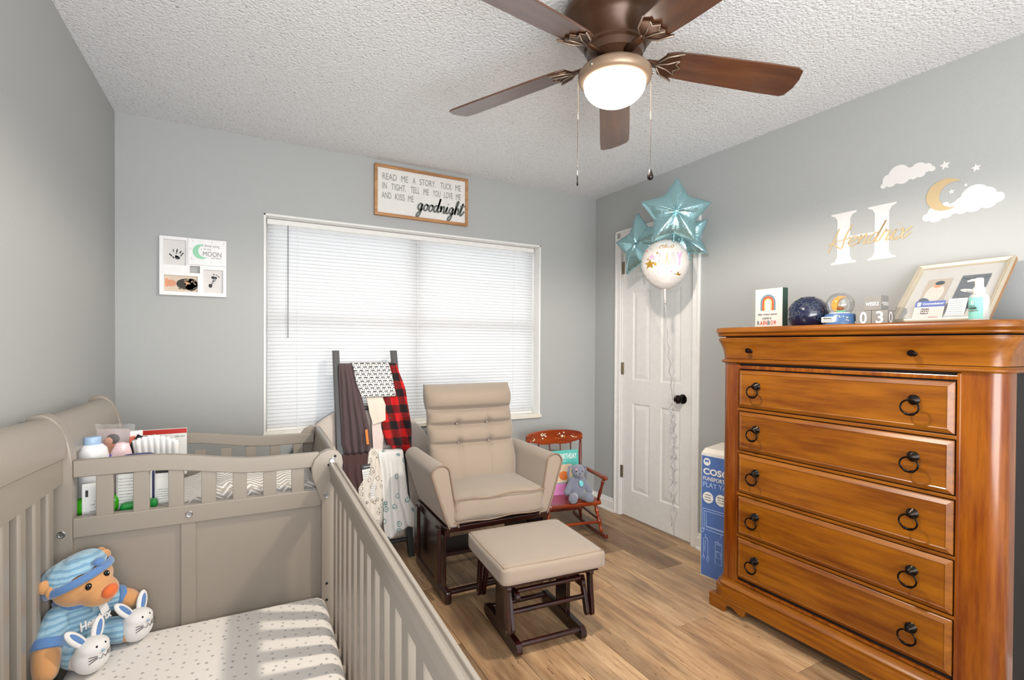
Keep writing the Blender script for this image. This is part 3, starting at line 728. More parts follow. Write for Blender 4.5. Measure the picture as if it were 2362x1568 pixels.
# cap
hc = E_(.18, -.42, 0)
def cp(p): return hp((0, 0, .012))+hc.to_matrix() @ Vector(p)
def capf(u, v):
    a = 2*PI*u; rr = math.sin(PI*.5*v)**.75; z = .058*math.cos(PI*.5*v)**.8+.003*math.sin(a*9)*rr
    return tuple(cp((-.014+.074*rr*math.cos(a), .088*rr*math.sin(a), .018+z)))
MB().grid(capf, 48, 12).make('cap_crown', SHIRT, bear, smooth=True, weld=True)
def brim(u, v):
    a = 2*PI*u; ex = .012*max(0, math.cos(a))+.008
    th = PI*2*v; rr = 1
    x = -.014+(.070+ex*.5+ex*.5*math.cos(th))*math.cos(a); y = (.084+ex*.5+ex*.5*math.cos(th))*math.sin(a)
    return tuple(cp((x, y, .010+.012*math.sin(th)-.006*max(0, math.cos(a)))))
MB().grid(brim, 48, 8).make('cap_brim', TBD, bear, smooth=True, weld=True)
MB().ell(cp((.070, .012, .026)), (.013, .016, .012)).make('cap_pompom', TBD, bear, smooth=True)
for s in (-1, 1):   # ears poke through the cap
    MB().ell(cp((-.01, s*.086, .036)), (.013, .017, .021), rot=hr).make('ear_tip', TED, bear, smooth=True)
# bunny slippers
for s in (-1, 1):
    c0 = Vector((.110, .100, .048)) if s > 0 else Vector((.128, -.058, .050))
    mb = MB().ell(c0, (.040, .047, .048)).ell(c0+Vector((.004, 0, .026)), (.038, .042, .028)).ell(c0+Vector((-.035, 0, -.01)), (.03, .036, .034))
    o = mb.make('bunny_slipper', TW, bear); remesh(o, .0045, 6)
    for t in (-1, 1):
        e0 = c0+Vector((-.015, t*.030, .060)); R_ = E_(-t*.55, -.45, 0); MB().ell(e0, (.009, .017, .038), rot=R_).make('slipper_ear', TW, bear, smooth=True)
        off = R_.to_matrix() @ Vector((.0065, 0, 0)); MB().ell(e0+off, (.004, .008, .026), rot=R_).make('slipper_ear_lining', TBD, bear, smooth=True)
        MB().ell(c0+Vector((.034, t*.012, .036)), (.003, .0038, .0045)).make('slipper_eye', BS, bear, smooth=True)
        for q in range(3): MB().tube([c0+Vector((.040, t*.014, .012-.003*q)), c0+Vector((.033, t*.034, .016-.009*q))], .0009, 5).make('slipper_whisker', BLACK, bear)
    MB().ell(c0+Vector((.0425, 0, .022)), (.003, .005, .004)).make('slipper_nose', TBL, bear, smooth=True)
    MB().tube([c0+Vector(p) for p in ((.0405, -.012, .006), (.043, -.006, .002), (.0425, 0, .012), (.043, .006, .002), (.0405, .012, .006))], .0009, 5).make('slipper_mouth', BLACK, bear)

for o in C.objects:
    if o.parent is None and o.get('label') and o.name.split('.')[0] in ('powder_bottle', 'packaged_insert', 'ointment_box', 'lotion_bottle', 'pink_packet', 'baby_brush', 'folded_diaper', 'wipes_tub', 'flat_carton', 'paper_leaflet', 'wipes_pack'):
        o.scale = (1, 1, .88); o.location.z = ZT+.001
# ------------------------------------------------------------------ round play cushion, blanket ladder and what hangs on it
RUN = math.atan(.17)
cu = thing('round_cushion', 'large round beige plush floor cushion with grey edge leaning under the window', 'cushion', (.675, 3.035, .012), rot=(-.105, 0, 0))
R_ = .45
mb = MB().lathe([(.001, -.055), (.30, -.056), (.40, -.052), (.435, -.040), (R_-.004, -.02)], 56, (0, 0, R_), 'y')
face = fabric('peach_beige_plush', (214, 202, 192), .95, 300, .6, .5)
o = mb.make('cushion_face', face, cu, smooth=True)
mb = MB().lathe([(R_-.004, -.02), (R_, .0), (R_-.004, .025), (.43, .045), (.30, .05), (.001, .05)], 56, (0, 0, R_), 'y')
mb.make('cushion_side', fabric('grey_plush', (140, 142, 146), .95, 300, .7, .4), cu, smooth=True)

lad = thing('blanket_ladder', 'dark charcoal wooden blanket ladder leaning against the window', 'ladder', (.69, 2.885, 0))
DARK = wood('charcoal_stained_wood', (44, 43, 44), (28, 28, 28), (34, 33, 33), 2, .45, .1)
def ly(z): return .17*z
for (xa, xb) in ((-.172, -.190), (.215, .158)):
    mb = MB(); z1 = 1.232
    V = [(xa-.018, 0, 0), (xa+.018, 0, 0), (xa+.018, .035, 0), (xa-.018, .035, 0), (xb-.018, ly(z1), z1), (xb+.018, ly(z1), z1), (xb+.018, ly(z1)+.035, z1), (xb-.018, ly(z1)+.035, z1)]
    mb.add(V, [(0, 3, 2, 1), (4, 5, 6, 7), (0, 1, 5, 4), (1, 2, 6, 5), (2, 3, 7, 6), (3, 0, 4, 7)])
    mb.make('ladder_rail', DARK, lad, bevel=.002)
RZ = [1.125, .885, .60, .34, .10]
for z in RZ:
    t = z/1.232; MB().tube([(-.172-.018*t, ly(z)+.017, z), (.215-.057*t, ly(z)+.017, z)], .013, 12).make('rung', DARK, lad, smooth=2)
def drape(name, label, mat, poly, rung, zb, folds, amp, out, th=.006, back=.12, nu=40, nv=40, cat='blanket', wig=None, parent=None):
    """cloth hung over a rung; poly(v)->(x0,x1) half widths at height fraction v (0 top, 1 bottom)"""
    zr = rung; y0 = 2.885+ly(zr)+.017
    def fn(u, v):
        s = -back+v*(back+(zr-zb))       # path length from the back hem, 0 at the top of the rung
        if s < -.02: z = zr+.018+(s+.02); y = y0+.018+out*.4
        elif s < .02:
            a = PI*(s+.02)/.04; z = zr+.018*1.0+math.sin(a)*.012; y = y0+(.018+out*.4)*math.cos(a)-out*.5*(1-math.cos(a))*.5
        else:
            z = zr+.018-(s-.02); y = y0-.018-out
        f = max(0, min(1, (s)/(zr-zb+1e-6)))
        a, b = poly(f); x = a+(b-a)*u
        g = min(1, max(0, (s-.0)/.08)) if s > 0 else 0
        if s > .02:
            y = 2.885+ly(z)-.003-out+.012*0
        y += g*amp*(math.sin(folds*2*PI*u+1.3*f)*(.4+.6*f)+.35*math.sin(folds*5.1*u+4*f))
        z += (wig(u, f) if wig else 0)*g
        return (x, y, z)
    ob = MB().grid(fn, nu, nv).make(name, mat, parent, smooth=True, fixn=False); solid(ob, th)
    if not parent: tag(ob, label, cat)
    return ob
lerp = lambda a, b, t: a+(b-a)*t
def pl(*k):
    def f(t):
        for i in range(len(k)-1):
            if t <= k[i+1][0]:
                q = (t-k[i][0])/(k[i+1][0]-k[i][0]); q = q*q*(3-2*q)*.5+q*.5
                return lerp(k[i][1], k[i+1][1], q), lerp(k[i][2], k[i+1][2], q)
        return k[-1][1], k[-1][2]
    return f
MAUVE = fabric('mauve_brown_knit', (92, 74, 76), .9, 600, .4, .15)
drape('brown_blanket', 'long mauve brown knit blanket gathered over the ladder top rung', MAUVE, pl((0, .510, .590), (.3, .512, .63), (.9, .518, .685), (1, .535, .675)), RZ[0], .60, 4, .011, .016, nu=60)
drape('brown_throw', 'lower dark brown knit throw hanging below the mauve blanket', fabric('dark_brown_knit', (84, 58, 56), .9, 600, .4, .15), pl((0, .518, .665), (.4, .525, .66), (1, .60, .63)), RZ[2], .325, 3, .008, .008, nu=50)
n = NT('red_buffalo_check'); v = n.coord(); sp = n.new('ShaderNodeSeparateXYZ'); n.t.links.new(v, sp.inputs[0])
P_ = .088
a = n.m_('LESS_THAN', n.m_('FRACT', n.m_('DIVIDE', n.m_('ADD', sp.outputs[0], n.m_('MULTIPLY', sp.outputs[2], .22)), P_)), .5)
b = n.m_('LESS_THAN', n.m_('FRACT', n.m_('DIVIDE', n.m_('ADD', sp.outputs[2], .02), P_*1.1)), .5)
k = n.m_('MULTIPLY', n.m_('ADD', a, b), .5)
n.bump(n.noise(v, 600, 2), .4, .001)
PLAID = n.set(n.ramp(k, [(0, srgb(206, 18, 22)), (.35, srgb(206, 18, 22)), (.5, srgb(120, 12, 16)), (.65, srgb(120, 12, 16)), (.9, srgb(28, 18, 20))]), .9, sheen=.1)
PLAID.node_tree.nodes['Color Ramp'].color_ramp.interpolation = 'LINEAR'
drape('plaid_blanket', 'red and black buffalo check blanket hanging at the right side of the ladder', PLAID, pl((0, .790, .850), (.35, .765, .905), (.75, .745, .930), (1, .77, .925)), RZ[0], .575, 3, .010, .018, nu=50,
      wig=lambda u, f: .05*f*f*(1-u)+.01*math.sin(u*16)*f)
# black and white patterned burp cloth, folded
n = NT('black_dashes_on_white'); v = n.coord()
def rectm(n, x, y, px, py, wx, wy, off):
    rowi = n.m_('FLOOR', n.m_('DIVIDE', y, py)); fx = n.m_('FRACT', n.m_('ADD', n.m_('DIVIDE', x, px), n.m_('MULTIPLY', rowi, off))); fy = n.m_('FRACT', n.m_('DIVIDE', y, py))
    return n.m_('MULTIPLY', n.m_('LESS_THAN', fx, wx), n.m_('LESS_THAN', fy, wy))
dist = n.new('ShaderNodeVectorMath', operation='ADD'); nz = n.new('ShaderNodeTexNoise'); nz.inputs['Scale'].default_value = 120; n.t.links.new(v, nz.inputs['Vector'])
sc_ = n.new('ShaderNodeVectorMath', operation='SCALE'); n.t.links.new(nz.outputs[1], sc_.inputs[0]); sc_.inputs['Scale'].default_value = .006
n.t.links.new(v, dist.inputs[0]); n.t.links.new(sc_.outputs[0], dist.inputs[1]); sp = n.new('ShaderNodeSeparateXYZ'); n.t.links.new(dist.outputs[0], sp.inputs[0])
m1_ = rectm(n, sp.outputs[0], sp.outputs[2], .034, .021, .66, .30, .37); m2_ = rectm(n, n.m_('ADD', sp.outputs[0], .01), n.m_('ADD', sp.outputs[2], .008), .013, .021, .5, .22, .61)
n.bump(n.noise(v, 700, 2), .3, .001)
BW = n.set(n.mix(n.m_('MAXIMUM', m1_, m2_), srgb(226, 225, 222), srgb(58, 56, 58)), .9, sheen=.1)
bwf = pl((0, .585, .800), (.5, .600, .822), (1, .632, .838))
o = drape('patterned_cloth', 'folded black and white patterned cloth over the top rung of the ladder', BW, bwf, RZ[0], .915, 1, .003, .032, th=.014, nu=24, nv=24, cat='cloth')
drape('cream_bib', 'cream ribbed baby sleeve hanging below the black and white cloth', fabric('cream_cotton', (236, 224, 208), .9, 600, .4, .2), pl((0, .66, .755), (.5, .675, .775), (1, .695, .80)), .93, .75, 1, .006, .022, cat='clothing', back=.02,
      wig=lambda u, f: .035*u*f)
drape('ruffled_onesie', 'pale pink ruffled baby garment under the cream sleeve', fabric('pale_pink_cotton', (232, 214, 208), .9, 120, 1.0, .2), pl((0, .69, .775), (.6, .694, .75), (1, .70, .74)), .80, .48, 1, .003, .010, cat='clothing', back=.01)
def doodle(name, base, ink, scale, r0_, r1_):
    n = NT(name); v = n.coord(); vo = n.new('ShaderNodeTexVoronoi'); vo.inputs['Scale'].default_value = scale; vo.inputs['Randomness'].default_value = .7; n.t.links.new(v, vo.inputs['Vector'])
    nn = n.noise(v, 160, 2); d = n.m_('ADD', vo.outputs[0], n.m_('MULTIPLY', n.m_('SUBTRACT', nn, .5), .22))
    ring = n.m_('MULTIPLY', n.m_('GREATER_THAN', d, r0_), n.m_('LESS_THAN', d, r1_)); ring2 = n.m_('LESS_THAN', d, r0_*.45)
    n.bump(n.noise(v, 25, 4), .5, .01)
    return n.set(n.mix(n.m_('MAXIMUM', ring, ring2), base, ink), .9, sheen=.2)
drape('doodle_swaddle', 'cream swaddle with small grey doodle prints beside the crib rail', doodle('cream_doodle_print', srgb(230, 222, 210), srgb(120, 112, 108), 26, .30, .36), pl((0, .665, .742), (.35, .655, .742), (.55, .60, .742), (.9, .61, .735), (1, .65, .72)), RZ[2]+.02, .165, 2, .008, .020, nu=40, cat='blanket', back=.05,
      wig=lambda u, f: .05*f*(1-u))
drape('muslin_swaddle', 'white muslin swaddle with teal animal prints hanging lowest on the ladder', doodle('teal_print_muslin', srgb(236, 234, 230), srgb(128, 160, 164), 15, .17, .25), pl((0, .715, .865), (.3, .735, .873), (.6, .738, .88), (.85, .735, .93), (1, .742, .95)), RZ[2]+.005, .105, 3, .010, .034, nu=50, cat='blanket', back=.08,
      wig=lambda u, f: .06*f*u-.01*math.sin(u*9)*f)
lbp = thing('care_label', 'white printed packaging band with black heading hanging beside the brown throw', 'label', (.672, 2.925, .372), rot=(-.17, -.10, 0))
bx('band', -.032, .032, 0, .004, 0, .20, plain('label_white', (238, 238, 235), .5), lbp); bx('black_heading', -.032, .032, -.0008, 0, .172, .20, BLACK, lbp)
text('THROW', (-.022, -.0012, .181), (1, 0, 0), (0, 0, 1), .040, .008, WHITE, lbp)
for k in range(12): text(('100% polyester', 'machine wash cold', 'tumble dry low')[k % 3], (-.028, -.0006, .012+.0128*k), (1, 0, 0), (0, 0, 1), .056, .006, GREYT, lbp)
ot = MB().box(-.007, .007, 0, .002, 0, .085).make('orange_tag', plain('orange_ribbon', (222, 128, 40), .6)); ot.location = (.650, 2.925, .69); ot.rotation_euler = (-.17, -.07, 0)
tag(ot, 'narrow orange fabric tag on the edge of the brown blanket', 'tag')

# ------------------------------------------------------------------ glider chair
BEI = fabric('beige_microfibre', (153, 138, 122), .85, 450, .35, .35, .05)
ESP = wood('espresso_gloss_wood', (48, 10, 6), (20, 5, 4), (10, 3, 3), 1, .28, .2)
gc = thing('glider_chair', 'beige cushioned glider armchair with tufted back on dark wood base', 'armchair', (1.155, 2.22, 0), -math.radians(2))
# local: front at y=0, back y>0
def cushion(name, cx, cy, cz, sx, sy, sz, parent, mat, puff=.02, e=.035, fn=None, nu=26, nv=26, rot=None):
    """soft box: rounded edges + domed top"""
    mb = MB(); bm = bmesh.new(); bmesh.ops.create_cube(bm, size=2)
    bmesh.ops.subdivide_edges(bm, edges=bm.edges[:], cuts=13, use_grid_fill=True)
    V = []
    for v in bm.verts:
        x, y, z = v.co; hx, hy, hz = sx/2, sy/2, sz/2
        px, py, pz = x*hx, y*hy, z*hz; ee = min(e, hx, hy, hz)
        qx = max(-hx+ee, min(hx-ee, px)); qy = max(-hy+ee, min(hy-ee, py)); qz = max(-hz+ee, min(hz-ee, pz))
        d = Vector((px-qx, py-qy, pz-qz)); p = Vector((qx, qy, qz))
        if d.length > 1e-9: d.normalize(); p += d*ee
        bulge = (1-x*x)*(1-y*y); p.z += (puff*bulge if z > 0 else -puff*.3*bulge)*abs(z)
        p.x += (1-y*y)*(1-z*z)*puff*.35*x; p.y += (1-x*x)*(1-z*z)*puff*.35*y
        if fn: p += Vector(fn(x, y, z))
        V.append(p)
    bm.verts.index_update(); Fc = [tuple(v.index for v in f.verts) for f in bm.faces]; bm.free()
    mb.add(V, Fc); R = rot.to_matrix() if rot else Matrix.Identity(3)
    mb.v = [tuple(R @ Vector(p)+Vector((cx, cy, cz))) for p in mb.v]
    return mb.make(name, mat, parent, smooth=True)
o = cushion('seat_cushion', .0, .27, .465, .515, .56, .13, gc, BEI, .02, .03, fn=lambda x, y, z: (0, 0, -.008*math.sin(x*3) if abs(z) < .9 else 0))
# piping lines on seat
PIP = plain('piping_tan', (138, 116, 98), .8)
def frontline(z, k): return [(-.25+.5*i/16, -.014-.004*math.sin(PI*i/16), z+k*math.sin(i*.8)*.004) for i in range(17)]
MB().tube(frontline(.520, 1), .0035, 6).make('piping', PIP, gc); MB().tube(frontline(.412, 1), .0035, 6).make('piping', PIP, gc)
# tufted back: one lofted pillow
BZ0, BZ1, BYb, BYt = .49, 1.045, .33, .47
def backf(side):
    def fn(u, v):
        z = BZ0+(BZ1-BZ0)*v; yc = BYb+(BYt-BYb)*v
        wv = .255-.008*math.sin(v*20)*.4; x = (2*u-1)
        edge = max(0, 1-abs(x)**5)**.5; topr = max(0, 1-(max(0, (v-.9))/.1)**2)**.5 if v > .9 else (max(0, 1-((.04-v)/.04)**2)**.5 if v < .04 else 1)
        th = .050
        if side < 0:
            g = 0
            for zc, dp in ((.415, .020), (.60, .026), (.755, .034)): g += dp*math.exp(-((v-zc)/.018)**2)
            if v < .76:
                for xc in (-.36, .36):
                    for zc in (.415, .60):
                        g += .022*math.exp(-((x-xc)/.07)**2-((v-zc)/.05)**2)
                    g += .008*math.exp(-((x-xc)/.035)**2)*(1 if .05 < v < .74 else 0)
            puffy = .026*abs(math.sin(PI*min(1, max(0, (v-.0)/.415)))) if v < .415 else (.018 if v < .755 else .034)*math.sin(PI*((v-.415)/.185 if v < .6 else (v-.6)/.155 if v < .755 else min(1, (v-.755)/.24)))
            y = yc-(th+puffy-g)*edge*topr
        else: y = yc+th*.8*edge*topr
        return (x*wv*(1.0+.04*v+(.015 if v > .755 else 0)), y, z)
    return fn
mb = MB().grid(backf(-1), 56, 72).grid(backf(1), 56, 72)
mb.make('back_cushion', BEI, gc, smooth=True, weld=True)
for zc in (.415, .60):
    for xc in (-.36, .36):
        v_ = zc; MB().ell((xc*.255, BYb+(BYt-BYb)*v_-.052+.030, BZ0+(BZ1-BZ0)*v_), (.007, .005, .007), 10, 6).make('tuft_button', BEI, gc, smooth=True)
# arms
for s in (-1, 1):
    def armp(z, t, s=s):   # centre line x at height z (0 bottom .. 1 top)
        return s*(.262+.045*t)
    P2 = []; zb, zt, hw = .385, .695, .046
    for i in range(9): # outer side up
        t = i/8; P2.append((s*(.272+.090*t**.9+ .0), zb+(zt-hw-zb)*t))
    cx = s*(.362-hw); 
    for i in range(1, 12):
        a = PI*i/12; P2.append((s*(.362-hw+hw*math.cos(a)), zt-hw+hw*math.sin(a)))
    for i in range(9):
        t = 1-i/8; P2.append((s*(.225+.045*t), zb+(zt-hw-zb)*t))
    o = MB().prism(P2, .0, .50, 'y').make('arm_pad', BEI, gc, smooth=2, bevel=.012, seg=3)
    MB().tube([(p[0], -.002, p[1]) for p in P2], .0038, 6).make('piping', PIP, gc)
    MB().tube([(p[0]*1.0, .006, p[1]) for p in [(q[0]+(cx-q[0])*.05, q[1]+(.55-q[1])*.03) for q in P2]], .003, 6).make('piping', PIP, gc)
    # wooden side frame, hidden in shade
    bx('side_rail', min(s*.26, s*.285), max(s*.26, s*.285), .03, .52, .335, .383, ESP, gc, .004)
    bx('leg_post', min(s*.25, s*.275), max(s*.25, s*.275), .20, .28, .07, .335, ESP, gc, .004)
    bx('floor_runner', min(s*.245, s*.28), max(s*.245, s*.28), .03, .56, .0, .065, ESP, gc, .012)
    bx('side_shade_board', min(s*.262, s*.274), max(s*.262, s*.274), .07, .50, .055, .345, ESP, gc, .004)  # added dark board imitating the deep shade under the chair
    bx('swing_arm', min(s*.292, s*.312), max(s*.292, s*.312), .06, .12, .10, .37, ESP, gc, .004)
    bx('swing_arm', min(s*.292, s*.312), max(s*.292, s*.312), .42, .48, .10, .37, ESP, gc, .004)
bx('front_seat_rail', -.285, .285, .0, .03, .365, .392, ESP, gc, .004)
bx('back_seat_rail', -.26, .26, .46, .49, .335, .38, ESP, gc, .004)
o = bx('back_board', -.22, .22, 0, .015, 0, .5, ESP, gc, .004); o.location = (0, .405, .36); o.rotation_euler = (-.25, 0, 0)
MB().tube([(-.25, .06, .05), (.25, .06, .05)], .014, 10).make('stretcher', ESP, gc, smooth=2)
MB().tube([(-.25, .50, .05), (.25, .50, .05)], .014, 10).make('stretcher', ESP, gc, smooth=2)
bx('lower_deck', -.25, .25, .14, .34, .19, .21, ESP, gc, .003)

# ------------------------------------------------------------------ ottoman
ot_ = thing('ottoman', 'beige square topped gliding ottoman on dark cherry wood frame before the chair', 'ottoman', (1.162, 1.912, 0), -math.radians(5))
cushion('ottoman_cushion', 0, 0, .354, .485, .44, .080, ot_, BEI, .010, .020)
MB().tube([(x, y, .389) for x, y in ((-.232, -.209), (0, -.213), (.232, -.209), (.235, 0), (.232, .209), (0, .213), (-.232, .209), (-.235, 0))], .002, 5, close=True).make('piping', PIP, ot_)
bx('seat_board', -.215, .215, -.20, .20, .302, .316, ESP, ot_, .003)
for s in (-1, 1):
    xo = s*.185; xi = s*.155; xm_ = s*.170
    def bar(name, x, pts, wd, th=.010):   # flat board in the yz plane
        (y0, z0), (y1, z1) = pts; d = Vector((y1-y0, z1-z0)); L = d.length; d.normalize(); nn = Vector((-d.y, d.x))*wd/2; P = []
        a0 = math.atan2(nn.y, nn.x)
        for i in range(7): a = a0+PI*i/6; P.append((y0+wd/2*math.cos(a), z0+wd/2*math.sin(a)))
        for i in range(7): a = a0+PI+PI*i/6; P.append((y1+wd/2*math.cos(a), z1+wd/2*math.sin(a)))
        return MB().prism(P, x-th, x+th, 'x').make(name, ESP, ot_, bevel=.002)
    bar('seat_side_rail', s*.195, ((-.165, .285), (.165, .285)), .030)
    bar('hanger', s*.197, ((-.155, .28), (-.175, .115)), .030, .008); bar('hanger', s*.197, ((.155, .28), (.175, .115)), .030, .008)
    bar('swing_link', s*.176, ((-.13, .245), (-.170, .115)), .028, .008); bar('swing_link', s*.176, ((.13, .245), (.170, .115)), .028, .008)
    bar('lower_swing_rail', s*.155, ((-.165, .245), (.165, .245)), .034, .009)
    bx('centre_post', min(s*.142, s*.164), max(s*.142, s*.164), -.05, .05, .03, .24, ESP, ot_, .003)
    bar('floor_runner', s*.152, ((-.165, .030), (.165, .030)), .056, .013)
    for yy in (-.175, .175): MB().lathe([(.0001, 0), (.005, .001), (.006, .003)][::-1], 10, (s*.206, yy, .115), 'x').make('bolt', CHROME, ot_)
MB().tube([(-.15, -.165, .042), (.15, -.165, .042)], .0115, 12).make('stretcher', ESP, ot_, smooth=2)
MB().tube([(-.15, .165, .042), (.15, .165, .042)], .0115, 12).make('stretcher', ESP, ot_, smooth=2)
MB().tube([(-.17, -.150, .175), (.17, -.150, .175)], .0105, 12).make('stretcher', ESP, ot_, smooth=2)
MB().tube([(-.15, -.155, .262), (.15, -.155, .262)], .0095, 12).make('stretcher', ESP, ot_, smooth=2)
MB().tube([(-.17, .150, .175), (.17, .150, .175)], .0105, 12).make('stretcher', ESP, ot_, smooth=2)

# ------------------------------------------------------------------ child's rocking chair
CH = wood('cherry_maple_gloss', (160, 66, 16), (116, 36, 8), (88, 22, 8), 0, .22, .6, 12)
CHD = wood('cherry_dark_gloss', (112, 34, 12), (78, 20, 8), (56, 12, 6), 2, .25, .6, 12)
rc = thing('rocking_chair', 'small glossy cherry wood rocking chair with painted flower crest', 'rocking chair', (1.893, 2.61, 0), -math.radians(11))
seatP = [(-.17, .27), (-.19, .20), (-.205, .03), (-.195, 0), (-.16, -.008), (.16, -.008), (.195, 0), (.205, .03), (.19, .20), (.17, .27), (.12, .285), (-.12, .285)]
MB().prism(seatP, .225, .250, 'z').make('seat', CH, rc, bevel=.007, seg=3)
def turned(name, p, q, rr, mat=CHD, n=14):
    p, q = Vector(p), Vector(q); k = len(rr); return MB().tube([p.lerp(q, i/(k-1)) for i in range(k)], rr, n).make(name, mat, rc, smooth=True)
LEGR = [.009, .011, .011, .010, .014, .016, .012, .010, .013, .009, .012, .016, .017, .014, .010, .009, .011, .012, .010, .008]
for s in (-1, 1):
    turned('leg', (s*.165, .03, .228), (s*.195, -.005, .045), LEGR, CH); turned('leg', (s*.15, .25, .228), (s*.185, .29, .045), LEGR)
    yy = [-.075+.50*i/14 for i in range(15)]
    P = [(y, .012+.16*(y-.165)**2*1.5) for y in yy]
    P = [(a, b) for a, b in P]+[(a, b+.028) for a, b in P[::-1]]
    MB().prism(P, s*.195-.010, s*.195+.010, 'x').make('rocker', CHD, rc, bevel=.003)
    turned('arm_post', (s*.185, .03, .248), (s*.205, -.01, .395), [.009, .010, .012, .010, .009, .012, .010], CHD)
    A = []
    mb = MB()
    def armf(x, w0, w1): pass
    P = [(-.055, -.014), (-.065, .0), (-.055, .016), (-.02, .018), (.25, .012), (.25, -.012), (-.02, -.014)]
    o = MB().prism([(p[1], p[0]) for p in P], -.011, .011, 'z').make('arm', CH, rc, bevel=.006, seg=3); o.location = (s*.205, .015, .405)
    turned('back_post', (s*.165, .265, .248), (s*.20, .335, .60), [.010, .011, .011, .010, .011, .012, .010, .009])
    MB().tube([(s*.18, .0, .125), (s*.18, .26, .135)], .008, 10).make('side_stretcher', CHD, rc, smooth=2)
for k in range(4):
    x = -.10+.2*k/3; turned('spindle', (x*.95, .27, .248), (x*1.25, .34, .60), [.005, .006, .008, .006, .005, .006])
MB().tube([(-.18, .0, .115), (.18, .0, .115)], .009, 10).make('stretcher', CH, rc, smooth=2); MB().tube([(-.17, .27, .12), (.17, .27, .12)], .009, 10).make('stretcher', CHD, rc, smooth=2)
cr = []
for i in range(25):
    t = i/24; x = -.215+.43*t; cr.append((x, .635+.038*math.sin(PI*t)**.45))
for i in range(25):
    t = 1-i/24; x = -.215+.43*t; cr.append((x, .578+.006*math.cos(t*4*PI)-(.012 if .2 < t < .8 else 0)*abs(math.sin(PI*(t-.2)/.6))+.012*(1-math.sin(PI*t))))
crest = MB().prism(cr, .330, .348, 'y').make('crest_rail', CH, rc, bevel=.004)
def blob(x, z, r, m): MB().lathe([(r, 0), (r*.9, -.0006), (.0001, -.0008)], 8, (x, .3295, z), 'y').make('painted_flower', m, rc)
PW = print_mat('cream_paint', (238, 232, 214)); PG = print_mat('gold_paint', (206, 160, 74)); PB = print_mat('dark_leaf_paint', (40, 34, 22))
rnd = random.Random(3)
for (x0, z0, m, r, k, sp_) in ((-.085, .632, PW, .006, 12, .022), (-.085, .630, PB, .004, 6, .026), (.045, .635, PW, .0055, 9, .026), (.04, .625, PG, .0045, 8, .035), (-.155, .610, PW, .005, 4, .018), (-.16, .615, PG, .004, 4, .02), (.145, .622, PW, .005, 5, .02), (.15, .625, PG, .004, 4, .022), (.05, .622, PB, .005, 4, .02)):
    for _ in range(k): blob(x0+rnd.uniform(-sp_, sp_), z0+rnd.uniform(-.018, .018), r*rnd.uniform(.5, 1), m)
# birthday book and plush bunny on the seat
bk = thing('birthday_book', 'teal and pink happy birthday picture book standing on the rocking chair', 'book', (1.958, 2.80, .2505), rot=(-.16, -.02, -.19))
bx('book_cover', -.115, .115, 0, .012, 0, .295, plain('teal_cover', (92, 190, 180), .4), bk, .001)
bx('pink_cover_band', -.1155, .1155, -.0006, .0, .0, .075, plain('pink_cover', (222, 140, 200), .4), bk); bx('cream_figure', -.07, .06, -.0008, -.0002, .08, .20, plain('cream_cover', (232, 206, 176), .4), bk)
MB().ell((-.005, -.001, .125), (.035, .002, .03)).make('orange_figure', plain('orange_cover', (220, 120, 50), .5), bk)
text('HAPPY BIRTHDAY', (-.103, -.0012, .236), (1, 0, 0), (0, 0, 1), .205, .036, WHITE, bk, bold=.02)
text('to you', (-.05, -.0012, .215), (1, 0, 0), (0, 0, 1), .07, .014, WHITE, bk)
GP = fabric('slate_grey_plush', (128, 132, 148), .95, 500, .7, .6)
bn = thing('plush_bunny', 'slate grey plush bunny with aqua tag sitting on the rocking chair', 'plush toy', (1.962, 2.672, .252), -math.radians(16))
bn.scale = (1.0, 1.0, 1.0)
mb = MB().ell((0, .01, .075), (.052, .046, .075)).ell((0, .005, .12), (.040, .036, .04))
mb.ell((0, -.008, .192), (.046, .042, .040), rot=E_(0, .2, 0)).ell((-.006, -.036, .178), (.026, .022, .020))
for s in (-1, 1):
    for t in range(7): mb.ell(Vector((s*.038, 0, .13)).lerp(Vector((s*.078, -.02, .055)), t/6), (.018+.004*t/6,)*3, 10, 6)
    for t in range(7): mb.ell(Vector((s*.028, -.01, .026)).lerp(Vector((s*.052 if s > 0 else s*.060, -.085, .034 if s > 0 else .030)), t/6), (.026+.006*t/6, .026, .026+.006*t/6), 10, 6)
o = mb.make('plush_body', GP, bn); remesh(o, .004, 6)
for s in (-1, 1):
    MB().tube([(s*.030, .005, .222), (s*.052, .012, .215), (s*.062, .008, .17), (s*.060, .0, .12)], [.010, .015, .018, .010], 12, sy=.5).make('ear', GP, bn, smooth=True)
    MB().ell((s*.020-.004, -.046, .196), (.0035, .003, .004)).make('eye', BS, bn, smooth=True)
MB().ell((-.026, -.045, .208), (.008, .004, .006)).make('pink_patch', fabric('pink_felt', (232, 176, 176), .9), bn, smooth=True)
MB().ell((-.006, -.058, .184), (.005, .003, .003)).make('nose', plain('dark_nose', (50, 50, 60), .5), bn, smooth=True)
tg = MB().ell((.010, -.045, .115), (.014, .003, .022), rot=E_(0, -.35, 0)).make('aqua_tag', plain('aqua_tag', (120, 212, 214), .4), bn, smooth=True)
# ------------------------------------------------------------------ tall chest of drawers
OAK = wood('honey_cherry_stain', (142, 84, 8), (112, 58, 4), (72, 16, 2), 0, .34, .12, 16, 1.5)
OAKV = wood('honey_cherry_stain_vertical', (142, 78, 9), (106, 46, 5), (78, 14, 2), 2, .25, .3, 16, 1.5)
SIDE = wood('shade_dark_side', (18, 9, 5), (10, 5, 3), (6, 3, 3), 2, .7, 0)  # near-black wood colour paints in the deep shade on the dresser side
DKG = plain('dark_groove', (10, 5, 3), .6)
ch = thing('dresser', 'tall honey brown chest of six drawers with ring pulls by the right wall', 'dresser', (2.062, 1.640, 0), -PI/2)
